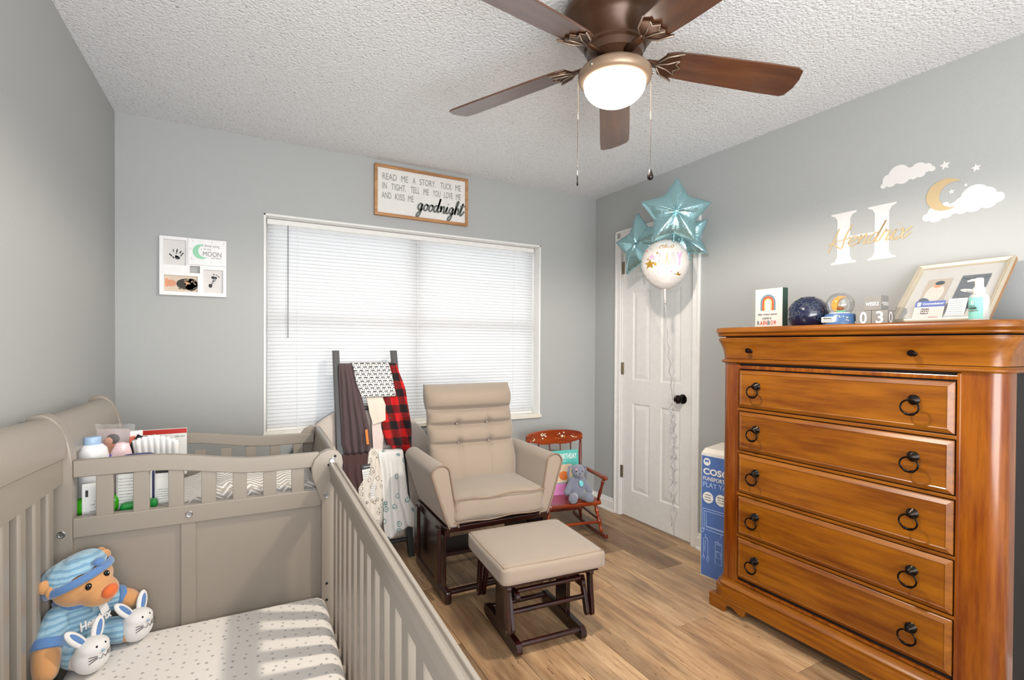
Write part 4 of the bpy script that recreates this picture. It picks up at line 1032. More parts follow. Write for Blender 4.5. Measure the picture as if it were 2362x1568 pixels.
# local x: 0 (far end) .. 1.055 (near end), front at y=0, wall at y=.47
W2, DP = 1.030, .455
bx('carcase', .012, W2-.012, .022, DP, .10, 1.20, SIDE, ch)
def plan(x0, x1, y0, y1, r, n=8):   # plan outline with rounded front corners
    return [(x1, y1), (x0, y1)]+[(x0+r-r*math.cos(math.radians(a)), y0+r-r*math.sin(math.radians(a))) for a in [90*i/n for i in range(n+1)]]+[(x1-r+r*math.cos(math.radians(a)), y0+r-r*math.sin(math.radians(a))) for a in [90-90*i/n for i in range(n+1)]]
def stack(name, levels, mat, r, parent=ch, y1=DP, x0=0, x1=W2, y0=0, n=8, bevel=0):
    """levels: (z, overhang)"""
    V = []; Fc = []
    for z, ov in levels:
        V += [(p[0], p[1], z) for p in plan(x0-ov, x1+ov, y0-ov, y1, max(.002, r+ov), n)]
    k = len(plan(0, 1, 0, 1, .01, n)); N = len(levels)
    for i in range(N-1): Fc += [(i*k+j, i*k+(j+1) % k, (i+1)*k+(j+1) % k, (i+1)*k+j) for j in range(k)]
    Fc += [tuple(range(k))[::-1], tuple((N-1)*k+j for j in range(k))]
    return MB().add(V, Fc).make(name, mat, parent, smooth=2)
stack('top_board', [(1.318, .030), (1.322, .036), (1.327, .037), (1.331, .032), (1.333, .034), (1.338, .043), (1.352, .044), (1.358, .040), (1.360, .034)], OAK, .05)
ogee = [(1.214, .002), (1.226, .003), (1.246, .006), (1.268, .013), (1.287, .022), (1.300, .029), (1.308, .030), (1.310, .026), (1.312, .026)]
stack('top_drawer', ogee, OAK, .045)
stack('waist_moulding', [(1.192, .002), (1.194, .012), (1.199, .016), (1.204, .015), (1.208, .008), (1.212, .004)], OAK, .045)
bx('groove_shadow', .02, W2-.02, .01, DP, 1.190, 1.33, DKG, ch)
stack('base_moulding', [(.060, .028), (.062, .030), (.112, .030), (.117, .027), (.120, .018), (.126, .020), (.131, .020), (.136, .013), (.148, .005), (.156, .003)], OAK, .045)
# bracket feet with scroll cut-outs
def foot(x0, sgn):
    P = [(0, 0), (.085, 0), (.088, .022), (.10, .036), (.125, .040), (.15, .030), (.172, .018), (.188, .022), (.20, .062), (0, .062)]
    return [(x0+sgn*p[0], p[1]) for p in P]
for x0, sg in ((-.032, 1), (W2+.032, -1)):
    o = MB().prism(foot(x0, sg), -.032, -.008, 'y').make('bracket_foot', OAK, ch, bevel=.004)
    bx('foot_side', min(x0, x0+sg*.03), max(x0, x0+sg*.03), -.008, .12, 0, .062, OAK, ch, .004)
    bx('back_foot', min(x0+sg*.03, x0+sg*.09), max(x0+sg*.03, x0+sg*.09), DP-.08, DP-.01, 0, .1, SIDE, ch)
bx('plinth_lower_bead', -.03, W2+.03, -.034, -.02, .056, .066, OAK, ch, .003)
# pilasters with rounded outer corners
def pil(x0, x1, outer):
    r = .048; P = []
    if outer > 0: P = [(x0, .05), (x0, 0)]+[(x1-r+r*math.sin(math.radians(a)), r-r*math.cos(math.radians(a))) for a in range(0, 91, 9)]+[(x1, .085), (x0, .085)]
    else: P = [(x1, .05), (x1, 0)]+[(x0+r-r*math.sin(math.radians(a)), r-r*math.cos(math.radians(a))) for a in range(0, 91, 9)]+[(x0, .17), (x1, .17)]
    return MB().prism(P, .150, 1.195, 'z').make('pilaster', OAKV, ch, smooth=2)
bx('side_board', W2-.03, W2-.004, .08, DP, .15, 1.20, SIDE, ch, .002); pil(-.001, .086, -1); pil(W2-.108, W2+.001, 1)
XL_, XR_ = .093, W2-.112
MB().box(XL_-.006, XL_+.006, -.002, .03, .155, 1.19).box(XR_-.006, XR_+.006, -.002, .03, .155, 1.19).box(XL_, XR_, -.002, .03, 1.166, 1.182).box(XL_, XR_, -.002, .03, .158, .170).make('frame_bead', OAKV, ch, bevel=.003)
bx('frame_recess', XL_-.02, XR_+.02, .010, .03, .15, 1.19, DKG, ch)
PULL = plain('antique_black_bronze', (34, 28, 24), .25, .85)
drw = [(.987, 1.160), (.787, .966), (.588, .768), (.390, .569), (.186, .371)]
X0, X1 = XL_+.010, XR_-.010
def panelmesh(w, h):
    V = []
    def ring(ins, y): return [(ins, y, ins), (w-ins, y, ins), (w-ins, y, h-ins), (ins, y, h-ins)]
    V = ring(0, .012)+ring(0, -.001)+ring(.003, -.004)+ring(.016, -.012)+ring(.019, -.010)
    Fc = []
    for k in range(4): Fc += [(k*4+i, k*4+(i+1) % 4, (k+1)*4+(i+1) % 4, (k+1)*4+i) for i in range(4)]
    Fc.append((16, 17, 18, 19)); return MB().add(V, Fc)
for i, (z0, z1) in enumerate(drw):
    d = panelmesh(X1-X0, z1-z0).make('drawer', OAK, ch); d.location = (X0, 0, z0)
    for hx in (.098, X1-X0-.108):
        hz = (z1-z0)*.60
        r = MB().lathe([(.0001, -.050), (.004, -.050), (.006, -.046), (.005, -.040), (.010, -.036), (.007, -.033), (.014, -.028), (.009, -.025), (.018, -.018), (.012, -.015), (.016, -.011), (.017, -.010)], 20, (hx, 0, hz), 'y').make('rosette', PULL, d, smooth=2)
        rg = []
        for q in range(28):
            a = 2*PI*q/28; rg.append((hx+.027*math.sin(a), -.046-.010*math.cos(a)*0+.0, hz-.024+.025*math.cos(a)))
        rr = [.0032+.0016*(abs(math.sin(a_/28*2*PI*1)) < .35 and math.cos(a_/28*2*PI) < 0)+.002*(a_ in (12, 16)) for a_ in range(28)]
        MB().tube(rg, rr, 8, close=True).make('ring_pull', PULL, d, smooth=True)
    if i: bx('drawer_rail', XL_+.004, XR_-.004, -.003, .02, z1+.004, drw[i-1][0]-.004, OAK, ch, .002)
    else: pass
for x in (.165, W2-.235):
    MB().lathe([(.0001, -.034), (.008, -.034), (.011, -.030), (.012, -.024), (.010, -.018), (.006, -.014), (.006, -.010), (.011, -.006), (.012, -.002), (.012, .006)], 22, (x, -.002, 1.252), 'y').make('knob', PULL, ch, smooth=2)
# ---- things on the dresser (stand on z = 1.360)
TZ = 1.3605
def on_top(name, label, cat, y, x=2.2, rz=-PI/2, rot=None, z=TZ, group=None): return thing(name, label, cat, (x, y, z), rz, group, rot)
# rainbow sign block
rs = on_top('rainbow_sign', 'white box sign with a painted rainbow standing at the dresser left end', 'sign', 1.555, 2.20)
bx('sign_block', 0, .138, 0, .040, 0, .186, plain('deep_green_side', (44, 74, 62), .5), rs, .001)
bx('sign_face', .0005, .1375, -.0012, .0004, .0005, .1855, plain('ivory_face', (214, 208, 201), .5), rs)
rb = {'blue': (108, 130, 146), 'rust': (206, 84, 38), 'sand': (226, 172, 120)}
def arch(cx, zb, r0_, r1_, h, m, nm):
    P = [(cx-r1_, zb)]+[(cx-r1_*math.cos(math.radians(a)), zb+h+r1_*math.sin(math.radians(a))) for a in range(0, 181, 12)]+[(cx+r1_, zb), (cx+r0_, zb)]+[(cx+r0_*math.cos(math.radians(a)), zb+h+r0_*math.sin(math.radians(a))) for a in range(0, 181, 12)]+[(cx-r0_, zb)]
    return P
def archmesh(cx, zb, r0_, r1_, h, m):
    mb = MB(); n = 16; pts = [(-1, 0)]
    a = [(cx-r1_, zb)]+[(cx-r1_*math.cos(PI*i/n), zb+h+r1_*math.sin(PI*i/n)) for i in range(n+1)]+[(cx+r1_, zb)]
    b = [(cx-r0_, zb)]+[(cx-r0_*math.cos(PI*i/n), zb+h+r0_*math.sin(PI*i/n)) for i in range(n+1)]+[(cx+r0_, zb)]
    V = [(p[0], -.0018, p[1]) for p in a+b]; k = len(a)
    return mb.add(V, [(i, i+1, k+i+1, k+i) for i in range(k-1)]).make('rainbow_band', m, rs)
for (r0_, r1_, m) in ((.030, .0385, 'blue'), (.0205, .0295, 'rust'), (.0130, .0200, 'sand')): archmesh(.066, .082, r0_, r1_, .038, print_mat('rainbow_'+m, rb[m]))
INK = print_mat('soft_black_ink', (60, 60, 62))
text('after every storm', (.014, -.0018, .056), (1, 0, 0), (0, 0, 1), .098, .014, INK, rs, shear=.4)
text('comes a', (.038, -.0018, .040), (1, 0, 0), (0, 0, 1), .046, .009, INK, rs, shear=.4)
xx = .012
for chh, cc in zip('RAINBOW', ('blue2', 'rust', 'rust', 'rust', 'blue2', 'rust', 'rust2')):
    cm = {'blue2': (84, 100, 112), 'rust': (206, 84, 48), 'rust2': (196, 62, 36)}[cc]; wd_ = .0065 if chh == 'I' else .014
    text(chh, (xx, -.0018, .014), (1, 0, 0), (0, 0, 1), wd_-.002, .020, print_mat('sign_'+cc, cm), rs, bold=.02); xx += wd_+.0012
# navy star-pierced globe lamp
NV = plain('navy_glazed_ceramic', (18, 25, 54), .12, 0, .6)
gl_ = on_top('star_globe', 'glossy navy blue ball with cut out stars beside the rainbow sign', 'night light', 1.297, 2.20)
cz0 = .054; prof = []
for i in range(25):
    a = -40+130*i/24; prof.append((max(.081*math.cos(math.radians(a)), .0001), cz0+.080*math.sin(math.radians(a))))
MB().lathe([(.0001, .002), (.05, .0005), (.058, .001)]+prof, 48).make('globe_shell', NV, gl_, smooth=True)
SP = plain('star_cutout', (4, 5, 9), .5); SE = plain('star_edge_glint', (92, 106, 132), .3)
rnd = random.Random(11)
for k in range(44):
    az = rnd.uniform(-1.25, 1.25) if k > 3 else (-.6, 0, .5, -.2)[k]; el = rnd.uniform(-.35, 1.15); R1 = rnd.choice([.004, .0055, .008, .0095])
    nrm = Vector((math.sin(az)*math.cos(el), -math.cos(az)*math.cos(el), math.sin(el))); c = Vector((0, 0, cz0))+nrm*.0814
    xd = Vector((math.cos(az), math.sin(az), 0)); yd = nrm.cross(xd)
    for (rr, m, off, nm) in ((R1*1.25, SE, -.0004, 'star_rim'), (R1, SP, .0, 'star_hole')):
        mb = MB().prism(star_poly(0, 0, rr, rr*.45, 5, rnd.uniform(0, 72) if nm == 'star_rim' else ang_), -.0004, .0004, 'z') if False else None
    ang_ = rnd.uniform(0, 72)
    for (rr, m, off, nm) in ((R1*1.35, SE, -.0003, 'star_rim'), (R1, SP, .0002, 'star_hole')):
        place(MB().prism(star_poly(0, 0, rr, rr*.45, 5, ang_), -.0004, .0004, 'z'), c+nrm*off, xd, yd).make(nm, m, gl_)
# snow globe
sg_ = on_top('snow_globe', 'small snow globe with golden moon on a blue base next to the navy ball', 'snow globe', 1.166, 2.20)
SB = plain('blue_base_glaze', (78, 112, 160), .3)
MB().lathe([(.0001, 0), (.060, 0), (.062, .006), (.060, .014), (.056, .040), (.052, .048), (.036, .050)], 32).make('base', SB, sg_, smooth=2)
bx('plaque', -.042, .010, -.0625, -.054, .012, .036, plain('white_plaque', (238, 238, 234), .4), sg_, .003)
text('HENDRIX', (-.033, -.0632, .026), (1, 0, 0), (0, 0, 1), .034, .006, BLACK, sg_, bold=.02)
for k in range(2): text('love you to the moon', (-.036, -.0632, .0205-.005*k), (1, 0, 0), (0, 0, 1), .040, .0035, BLACK, sg_)
gg = NT('globe_glass'); trn = gg.n.new('ShaderNodeBsdfTransparent'); gls = gg.n.new('ShaderNodeBsdfGlossy'); gls.inputs['Roughness'].default_value = .02
lw = gg.n.new('ShaderNodeLayerWeight'); lw.inputs[0].default_value = .35; rmp = gg.m_('ADD', gg.m_('MULTIPLY', lw.outputs[1], .75), .05)
mxx = gg.n.new('ShaderNodeMixShader'); gg.t.links.new(rmp, mxx.inputs[0]); gg.t.links.new(trn.outputs[0], mxx.inputs[1]); gg.t.links.new(gls.outputs[0], mxx.inputs[2]); gg.t.links.new(mxx.outputs[0], gg.n['Material Output'].inputs[0])
MB().lathe([(.040, .049)]+[(max(.052*math.cos(math.radians(a)), .0001), .088+.050*math.sin(math.radians(a))) for a in range(-48, 91, 6)], 36, cap=False).make('glass_dome', gg.m, sg_, smooth=True)
MB().lathe([(.0001, .056), (.038, .054), (.040, .050)], 24).make('snow_bed', WHITE, sg_, smooth=True)
crescent_mesh(crescent(.004, .088, .036, 50, 300, .022), -.006, .006).make('golden_moon', plain('honey_gold', (222, 160, 70), .35), sg_, bevel=.002)
MB().ell((.006, -.010, .071), (.014, .008, .009)).make('brown_bear_figure', plain('brown_figure', (140, 76, 30), .5), sg_, smooth=True)
MB().ell((.006, -.006, .060), (.022, .012, .005)).make('green_tuft', plain('mint_figure', (130, 196, 160), .5), sg_, smooth=True)
MB().prism(star_poly(.014, .100, .010), -.002, .002, 'y').make('silver_star', plain('silver_figure', (200, 210, 208), .3, .4), sg_)
for k in range(14):
    a = -PI/2+rnd.uniform(-1.2, 1.2); z = rnd.uniform(.008, .040); r = .0575-.0*z
    MB().ell((r*math.cos(a), r*math.sin(a), z), (.0028,)*3, 8, 6).make('white_bead', plain('cream_bead', (240, 228, 196), .4), sg_, smooth=True)
fg = on_top('tiny_figurine', 'tiny cream figurine between the snow globe and the number blocks', 'figurine', 1.112, 2.20)
MB().ell((0, 0, .009), (.010, .008, .009)).ell((-.003, 0, .019), (.004, .004, .006)).make('figure', plain('cream_ceramic', (222, 200, 170), .5), fg, smooth=True)
# milestone blocks
GB = plain('grey_painted_block', (140, 138, 134), .55); GD = plain('taupe_block_side', (150, 140, 124), .55)
def block(label, y, z, face, side, x=2.185, rz=-PI/2, s=.056, w=None, sidet=None):
    t = thing('milestone_block', label, 'block', (x, y, z), rz, 'grey milestone blocks on the dresser')
    w = w or s; bx('cube', 0, w, 0, s, 0, s, GB, t, .0015)
    text(face, (w*.14 if len(face) > 1 else w*.28, -.0008, s*.30 if len(face) > 1 else s*.07), (1, 0, 0), (0, 0, 1), w*.74 if len(face) > 1 else w*.46, s*.26 if len(face) > 1 else s*.86, WHITE, t, bold=.02)
    if sidet: text(sidet, (w+.0008, .006, s*.30 if len(sidet) > 1 else s*.10), (0, 1, 0), (0, 0, 1), s*.80 if len(sidet) > 1 else s*.5, s*.26 if len(sidet) > 1 else s*.8, WHITE, t, bold=.01)
    return t
block('grey number block showing 0 at the left of the bottom row', 1.098, TZ, '0', None)
block('grey number block showing 3 right of the 0 block', 1.0405, TZ, '3', None, sidet='0')
block('wider grey block on top reading WEEKS with MONTH on its side', 1.070, TZ+.0565, 'WEEKS', None, w=.062, s=.058, sidet='MONTH')
# leaning double photo frame
fr = thing('photo_frame', 'large cream double photo frame leaning back against the right wall', 'picture frame', (2.268, 1.016, TZ+.001), rot=(-math.radians(45), 0, -PI/2))
FW, FH = .30, .345
CF = plain('cream_gold_frame', (196, 186, 166), .3, .3); GS = wood('gold_brown_edge', (176, 128, 70), (150, 100, 50), (120, 80, 40), 2, .4, .2)
def frame_ring(name, w, h, prof, mat, parent, o=(0, 0, 0)):
    """prof: (inset, depth) pairs from the outside inwards, local plane xz, front -y"""
    V = []
    for ins, dp in prof: V += [(ins+o[0], dp+o[1], ins+o[2]), (w-ins+o[0], dp+o[1], ins+o[2]), (w-ins+o[0], dp+o[1], h-ins+o[2]), (ins+o[0], dp+o[1], h-ins+o[2])]
    Fc = []
    for k in range(len(prof)-1): Fc += [(k*4+i, k*4+(i+1) % 4, (k+1)*4+(i+1) % 4, (k+1)*4+i) for i in range(4)]
    return MB().add(V, Fc).make(name, mat, parent)
frame_ring('frame_moulding', FW, FH, [(0, -.008), (.002, -.014), (.008, -.016), (.011, -.013), (.014, -.015), (.020, -.011), (.024, -.004)], CF, fr)
frame_ring('frame_edge', FW, FH, [(.01, .008), (0, .008), (0, -.008)], GS, fr)
bx('backing_board', .004, FW-.004, .002, .008, .004, FH-.004, plain('kraft_board', (120, 96, 70), .8), fr)
MB().add([(.022, -.0035, .022), (FW-.022, -.0035, .022), (FW-.022, -.0035, FH-.022), (.022, -.0035, FH-.022)], [(0, 1, 2, 3)]).make('white_mat', plain('white_matboard', (190, 188, 184), .8), fr)
def flat(name, x0, x1, z0, z1, y, m, par): return MB().add([(x0, y, z0), (x1, y, z0), (x1, y, z1), (x0, y, z1)], [(0, 1, 2, 3)]).make(name, m, par)
def disc(name, x, z, rx, rz_, y, m, par, n=18, rot=0):
    c, s_ = math.cos(rot), math.sin(rot)
    return MB().add([(x+rx*math.cos(2*PI*i/n)*c-rz_*math.sin(2*PI*i/n)*s_, y, z+rx*math.cos(2*PI*i/n)*s_+rz_*math.sin(2*PI*i/n)*c) for i in range(n)], [tuple(range(n))]).make(name, m, par)
flat('left_photo', .060, .138, .07, .255, -.0045, print_mat('photo_linen', (176, 166, 154)), fr)
disc('swaddled_baby', .100, .165, .030, .055, -.0050, print_mat('swaddle_white', (200, 194, 186)), fr); disc('blanket_fold', .082, .110, .020, .035, -.0052, print_mat('slate_cloth', (92, 104, 116)), fr, rot=.4)
disc('baby_face', .100, .215, .014, .015, -.0054, print_mat('skin', (214, 150, 118)), fr); disc('grey_hat', .103, .228, .015, .012, -.0056, print_mat('hat_slate', (70, 84, 96)), fr)
flat('right_photo', .165, .250, .07, .262, -.0045, print_mat('photo_slate', (104, 110, 114)), fr)
disc('baby_hand', .205, .17, .028, .009, -.0050, print_mat('hand_pale', (206, 204, 200)), fr, rot=-.3); disc('baby_hand_shadow', .215, .16, .02, .005, -.0052, print_mat('hand_mid', (160, 160, 160)), fr, rot=-.4)
for k in range(7): disc('fabric_crease', .175+.011*k, .245-.006*(k % 3), .010, .0014, -.0050, print_mat('crease', (70, 76, 82)), fr, rot=.2*(k % 2))
# congratulations card and a second slip behind it
cdv = thing('congratulations_card', 'white and blue congratulations card leaning on the cream photo frame', 'card', (2.275, .945, TZ+.018), rot=(-math.radians(30), 0, -PI/2+.05))
bx('card', 0, .092, 0, .0008, 0, .082, plain('card_cream', (214, 204, 198), .6), cdv); bx('blue_band', 0, .092, -.0004, 0, .056, .082, print_mat('periwinkle', (96, 112, 172)), cdv)
text('Congratulations!', (.024, -.0008, .062), (1, 0, 0), (0, 0, 1), .064, .012, WHITE, cdv, bold=.02); bx('emblem', .007, .018, -.0008, -.0004, .060, .077, WHITE, cdv)
for k, t_ in enumerate(('Hendrix', '10.9.21', 'Pollock')): text(t_, (.022, -.0004, .043-.010*k), (1, 0, 0), (0, 0, 1), .026, .007, BLACK, cdv, shear=.3)
for k in range(5): bx('form_line', .005, .086, -.0003, -.0001, .042-.009*k, .0424-.009*k, GREYT, cdv)
bx('red_signature', .050, .080, -.0006, -.0002, .008, .0095, print_mat('red_ink', (176, 80, 60)), cdv)
sl2 = thing('paper_slip', 'pale ruled paper slip between the congratulations card and the pump bottle', 'paper', (2.285, .848, TZ+.018), rot=(-math.radians(30), 0, -PI/2))
bx('sheet', 0, .055, 0, .0008, 0, .088, plain('pale_aqua_paper', (216, 226, 222), .6), sl2)
for k in range(8): bx('ruled_line', .004, .05, -.0004, -.0001, .012+.009*k, .013+.009*k, GREYT, sl2)
# pump bottle
pb = on_top('pump_bottle', 'clear pump bottle of sanitizer with aqua label in front of the photo frame', 'bottle', .722, 2.205)
cl = NT('clear_plastic'); cl.set(srgb(238, 240, 238), .06); cl.b.inputs['Alpha'].default_value = .38
MB().lathe([(.0001, 0), (.0255, 0), (.027, .004), (.027, .078), (.024, .090), (.015, .098), (.012, .100)], 30).make('bottle_body', cl.m, pb, smooth=2)
gelm = NT('clear_gel'); gelm.set(srgb(226, 230, 226), .1); gelm.b.inputs['Alpha'].default_value = .45
MB().lathe([(.0001, .003), (.0245, .003), (.0245, .066), (.0001, .066)], 24).make('gel', gelm.m, pb, smooth=2)
AQ = print_mat('aqua_label', (134, 200, 190))
V = []; n_ = 12
for i in range(n_+1):
    a = math.radians(-150+100*i/n_); V += [(.0275*math.cos(a), .0275*math.sin(a), .010), (.0275*math.cos(a), .0275*math.sin(a), .082)]
MB().add(V, [(2*i, 2*i+2, 2*i+3, 2*i+1) for i in range(n_)]).make('label_band', AQ, pb, smooth=True)
text('8', (-.012, -.0288, .058), (1, -.1, 0), (0, 0, 1), .008, .014, WHITE, pb); text('GERMS', (-.018, -.0288, .042), (1, -.1, 0), (0, 0, 1), .022, .007, BLACK, pb, bold=.03); text('the live', (-.018, -.0288, .051), (1, -.1, 0), (0, 0, 1), .018, .005, INK, pb)
bx('brown_bar', -.020, .006, -.0290, -.0282, .036, .038, print_mat('brown_bar', (120, 80, 50)), pb)
MB().lathe([(.015, .098), (.016, .1), (.016, .116), (.012, .118), (.011, .128), (.0115, .130), (.0115, .146), (.009, .149), (.0001, .149)], 22).make('pump_collar', plain('ivory_plastic', (238, 232, 224), .35), pb, smooth=2)
MB().tube([(.004, 0, .142), (-.018, -.002, .143), (-.030, -.003, .140)], [.008, .006, .004], 10, sy=.7).make('pump_nozzle', plain('ivory_plastic', (238, 232, 224), .35), pb, smooth=2)
for k, (xx_, yy_) in enumerate(((2.055, 1.50), (2.053, 1.44))):
    o = MB().box(-.006, .006, -.014-.006*k, .014+.006*k, 0, .0008).make('paper_scrap', LBL, bevel=.0003, seg=1); o.location = (xx_, yy_, TZ)
    tag(o, ('short white paper scrap at the dresser front edge below the rainbow sign', 'longer white paper scrap at the dresser front edge left of the navy ball')[k], 'scrap')

# ------------------------------------------------------------------ boxed play yard
py = thing('play_yard_box', 'tall blue and white carton standing between the door and the dresser', 'box', (2.250, 1.912, 0), -PI/2+math.radians(9))
bw, bd, bh = .235, .215, .712
bx('carton', 0, bw, 0, bd, .0, bh-.03, plain('white_card', (232, 228, 222), .6), py, .002)
mb = MB().add([(0, 0, bh-.03), (bw, 0, bh-.03), (bw, bd, bh-.03), (0, bd, bh-.03), (.01, .02, bh-.006), (bw-.01, .02, bh-.006), (bw-.01, bd-.02, bh+.004), (.01, bd-.02, bh+.004)], [(0, 1, 5, 4), (1, 2, 6, 5), (2, 3, 7, 6), (3, 0, 4, 7), (4, 5, 6, 7), (3, 2, 1, 0)])
mb.make('top_flap', plain('cream_flap', (236, 228, 216), .6), py, bevel=.003)
BLU = plain('cobalt_print', (84, 116, 180), .45)
bx('blue_front', .004, bw-.004, -.0012, .0, .006, bh-.045, BLU, py)
PL = print_mat('pale_blue_print', (176, 200, 236))
text('COSCO', (.014, -.0022, .565), (1, 0, 0), (0, 0, 1), .190, .036, WHITE, py, bold=.035)
text('FUNSPORT\u2122', (.014, -.0022, .533), (1, 0, 0), (0, 0, 1), .150, .022, WHITE, py, bold=.012)
text('PLAY YARD', (.014, -.0022, .497), (1, 0, 0), (0, 0, 1), .185, .027, PL, py)
def cdisc(x, z, r): return MB().lathe([(.0001, -.0016), (r, -.0016), (r, 0)][::-1], 28, (x, 0, z), 'y').make('white_roundel', LBL, py)
cdisc(.035, .635, .021); MB().prism([(.022, .645), (.048, .645), (.045, .630), (.040, .638), (.035, .632), (.030, .638), (.025, .630)], -.0026, -.0017, 'y').make('bird_emblem', BLU, py)
for k, xc in enumerate((.043, .118, .193)):
    cdisc(xc, .440, .031)
    for j, t_ in enumerate((('compact', 'fold for', 'travel'), ('easy', 'set up', 'and go'), ('light', 'weight', 'frame'))[k]): text(t_, (xc-.019, -.0024, .450-.013*j), (1, 0, 0), (0, 0, 1), .036, .007, INK, py)
def lines(name, segs, r=.0013):
    mb = MB()
    for s_ in segs: mb.tube([(p[0], -.0014, p[1]) for p in s_], r, 4)
    return mb.make(name, PL, py)
lines('play_yard_drawing', [[(.012, .375), (.225, .375)], [(.02, .362), (.225, .362)], [(.012, .375), (.014, .262)], [(.022, .362), (.024, .268)], [(.034, .355), (.034, .276)], [(.014, .262), (.225, .255)], [(.034, .276), (.225, .272)], [(.034, .280), (.225, .278)], [(.12, .258), (.12, .240)],
      [(.010+.011*math.cos(a), .252+.011*math.sin(a)) for a in [k*.7 for k in range(10)]]])
lines('folded_frame_drawing', [[(.030, .235), (.030, .218), (.020, .210), (.018, .12), (.026, .10)], [(.030, .218), (.044, .210), (.046, .12), (.038, .10)], [(.032, .205), (.026, .15), (.032, .13), (.040, .15), (.032, .205)], [(.02, .12), (.012, .10), (.02, .085), (.027, .10)], [(.044, .12), (.052, .10), (.046, .082), (.038, .098)]])
lines('bag_drawing', [[(.105, .225), (.105, .212)], [(.088, .21), (.125, .205), (.125, .09), (.088, .095), (.088, .21)], [(.094, .20), (.119, .197)], [(.094, .16), (.119, .157), (.119, .125), (.094, .128), (.094, .16)]])

# ------------------------------------------------------------------ foil balloons tied to the door knob
def foil(name, col, rough=.12, metal=.75):
    n = NT(name); v = n.coord(); f = n.noise(v, 22, 4, .6); n.bump(f, .35, .02)
    return n.set(srgb(*col), rough, metal)
AQF = foil('aqua_foil', (158, 200, 206), .22); AQM = foil('aqua_foil_mirror', (150, 205, 214), .1)
def star_balloon(name, label, c, R, az, roll, group=None, th=.30):
    """inflated five-point foil star; az = facing direction"""
    t = thing(name, label, 'balloon', c, rot=(0, 0, az), group=group)
    n = 60; m = 14; V = []; rnd = random.Random(int(R*1000)+len(label))
    cr_, sr_ = math.cos(roll), math.sin(roll)
    ph = [rnd.uniform(0, 6.28) for _ in range(6)]
    def out(a):
        k = (a/(2*PI)*5) % 1; q = abs(2*k-1)            # 1 at tips, 0 in valleys
        # straight-sided star
        A = 2*PI/5; aa = (k-.5)*A; rI = .58; 
        aa = abs(aa); x0, y0 = rI, 0; x1, y1 = math.cos(A/2), math.sin(A/2)
        den = math.sin(aa)*(x1-x0)-math.cos(aa)*(y1-y0); s_ = (math.cos(aa)*0-math.sin(aa)*0)
        tt = (x0*math.sin(aa))/((y1)*math.cos(aa)-(x1-x0)*math.sin(aa)) if aa > 1e-6 else 0
        return math.hypot(x0+(x1-x0)*tt, y1*tt)
    for side in (-1, 1):
        mb = MB()
        def fn(u, v):
            a = 2*PI*u; ro = out(a)*R*(1-.012*abs(math.sin(a*20+ph[0]))); r = ro*math.sin(PI*.5*v)
            q = max(0, 1-(math.sin(PI*.5*v))**2.2)**.55
            cren = 1-.16*abs(math.cos(a*2.5))*v**2
            y = side*R*th*q*(out(a)**.35)*cren*(1+.05*math.sin(a*15+ph[1])*v)
            x = r*math.cos(a+PI/2+PI/5*0); z = r*math.sin(a+PI/2)
            # valleys face tips: rotate so that a tip points up
            a2 = a+PI/2; x = r*math.cos(a2); z = r*math.sin(a2)
            return (x*cr_-z*sr_, y, x*sr_+z*cr_)
        mb.grid(fn, 100, 16).make('foil_skin', AQF if side > 0 else AQF, t, smooth=True, weld=True)
    b = Vector((0, 0, -R*.56)); d = Vector((-sr_*-1, 0, -cr_)); d = Vector((sr_, 0, -cr_))
    MB().tube([d*R*.50, d*R*.62, d*R*.72, d*R*.80], [.016, .011, .010, .015], 10, sy=.5).make('inflation_neck', AQF, t, smooth=True)
    return t
face_cam = lambda x, y: math.atan2(x, -y)*-1
GRP = 'aqua star foil balloons tied to the closet door knob'
star_balloon('star_balloon', 'largest aqua foil star balloon, highest and in front of the door top', (2.215, 2.085, 2.040), .212, -.70, -.05)
star_balloon('star_balloon', 'aqua foil star balloon mostly hidden behind the largest star, near the wall', (2.400, 2.19, 1.935), .175, -1.0, .3)
star_balloon('star_balloon', 'aqua foil star balloon at the left, lower and turned sideways over the door', (2.300, 2.46, 1.932), .212, -1.42, .10)
rbn = thing('round_balloon', 'round white foil baby balloon with gold and pink stars under the blue stars', 'balloon', (2.20, 2.145, 1.757), rot=(0, 0, -.72))
WF = foil('pearl_white_foil', (206, 202, 198), .38, .15)
def rf(side):
    def fn(u, v):
        a = 2*PI*u; s_ = math.sin(PI*.5*v); r =   .138*s_*(1-.02*abs(math.sin(a*14))*v**4); q = max(0, 1-s_**2.4)**.55
        y = side*.085*q*(1-.0*v)+.004*math.sin(a*28)*v**4*side
        return (r*math.cos(a), y, r*math.sin(a)*(1.04)-(.012*max(0, -math.sin(a))**6))
    return fn
for s in (-1, 1): MB().grid(rf(s), 84, 16).make('foil_skin', WF, rbn, smooth=True, weld=True)
MB().tube([(0, 0, -.134), (0, 0, -.165), (0, 0, -.195), (.002, 0, -.235)], [.022, .012, .011, .014], 12, sy=.6).make('inflation_neck', WF, rbn, smooth=True)
def on_balloon(mb, cx, cz):     # wrap a flat print on the front of the round balloon
    V = []
    for p in mb.v:
        x, z = p[0]+cx, p[1]+cz; rr = min(.98, math.hypot(x, z)/.138); s_ = rr; q = max(0, 1-s_**2.4)**.55
        V.append((x, -.085*q-.0022-p[2], z))
    mb.v = V; return mb
PK = print_mat('balloon_pink', (222, 146, 160)); GDp = plain('balloon_gold', (206, 158, 62), .25, .6); GRp = print_mat('balloon_grey', (176, 178, 178)); PE = print_mat('balloon_peach', (240, 178, 154)); VI = print_mat('balloon_lilac', (206, 158, 190))
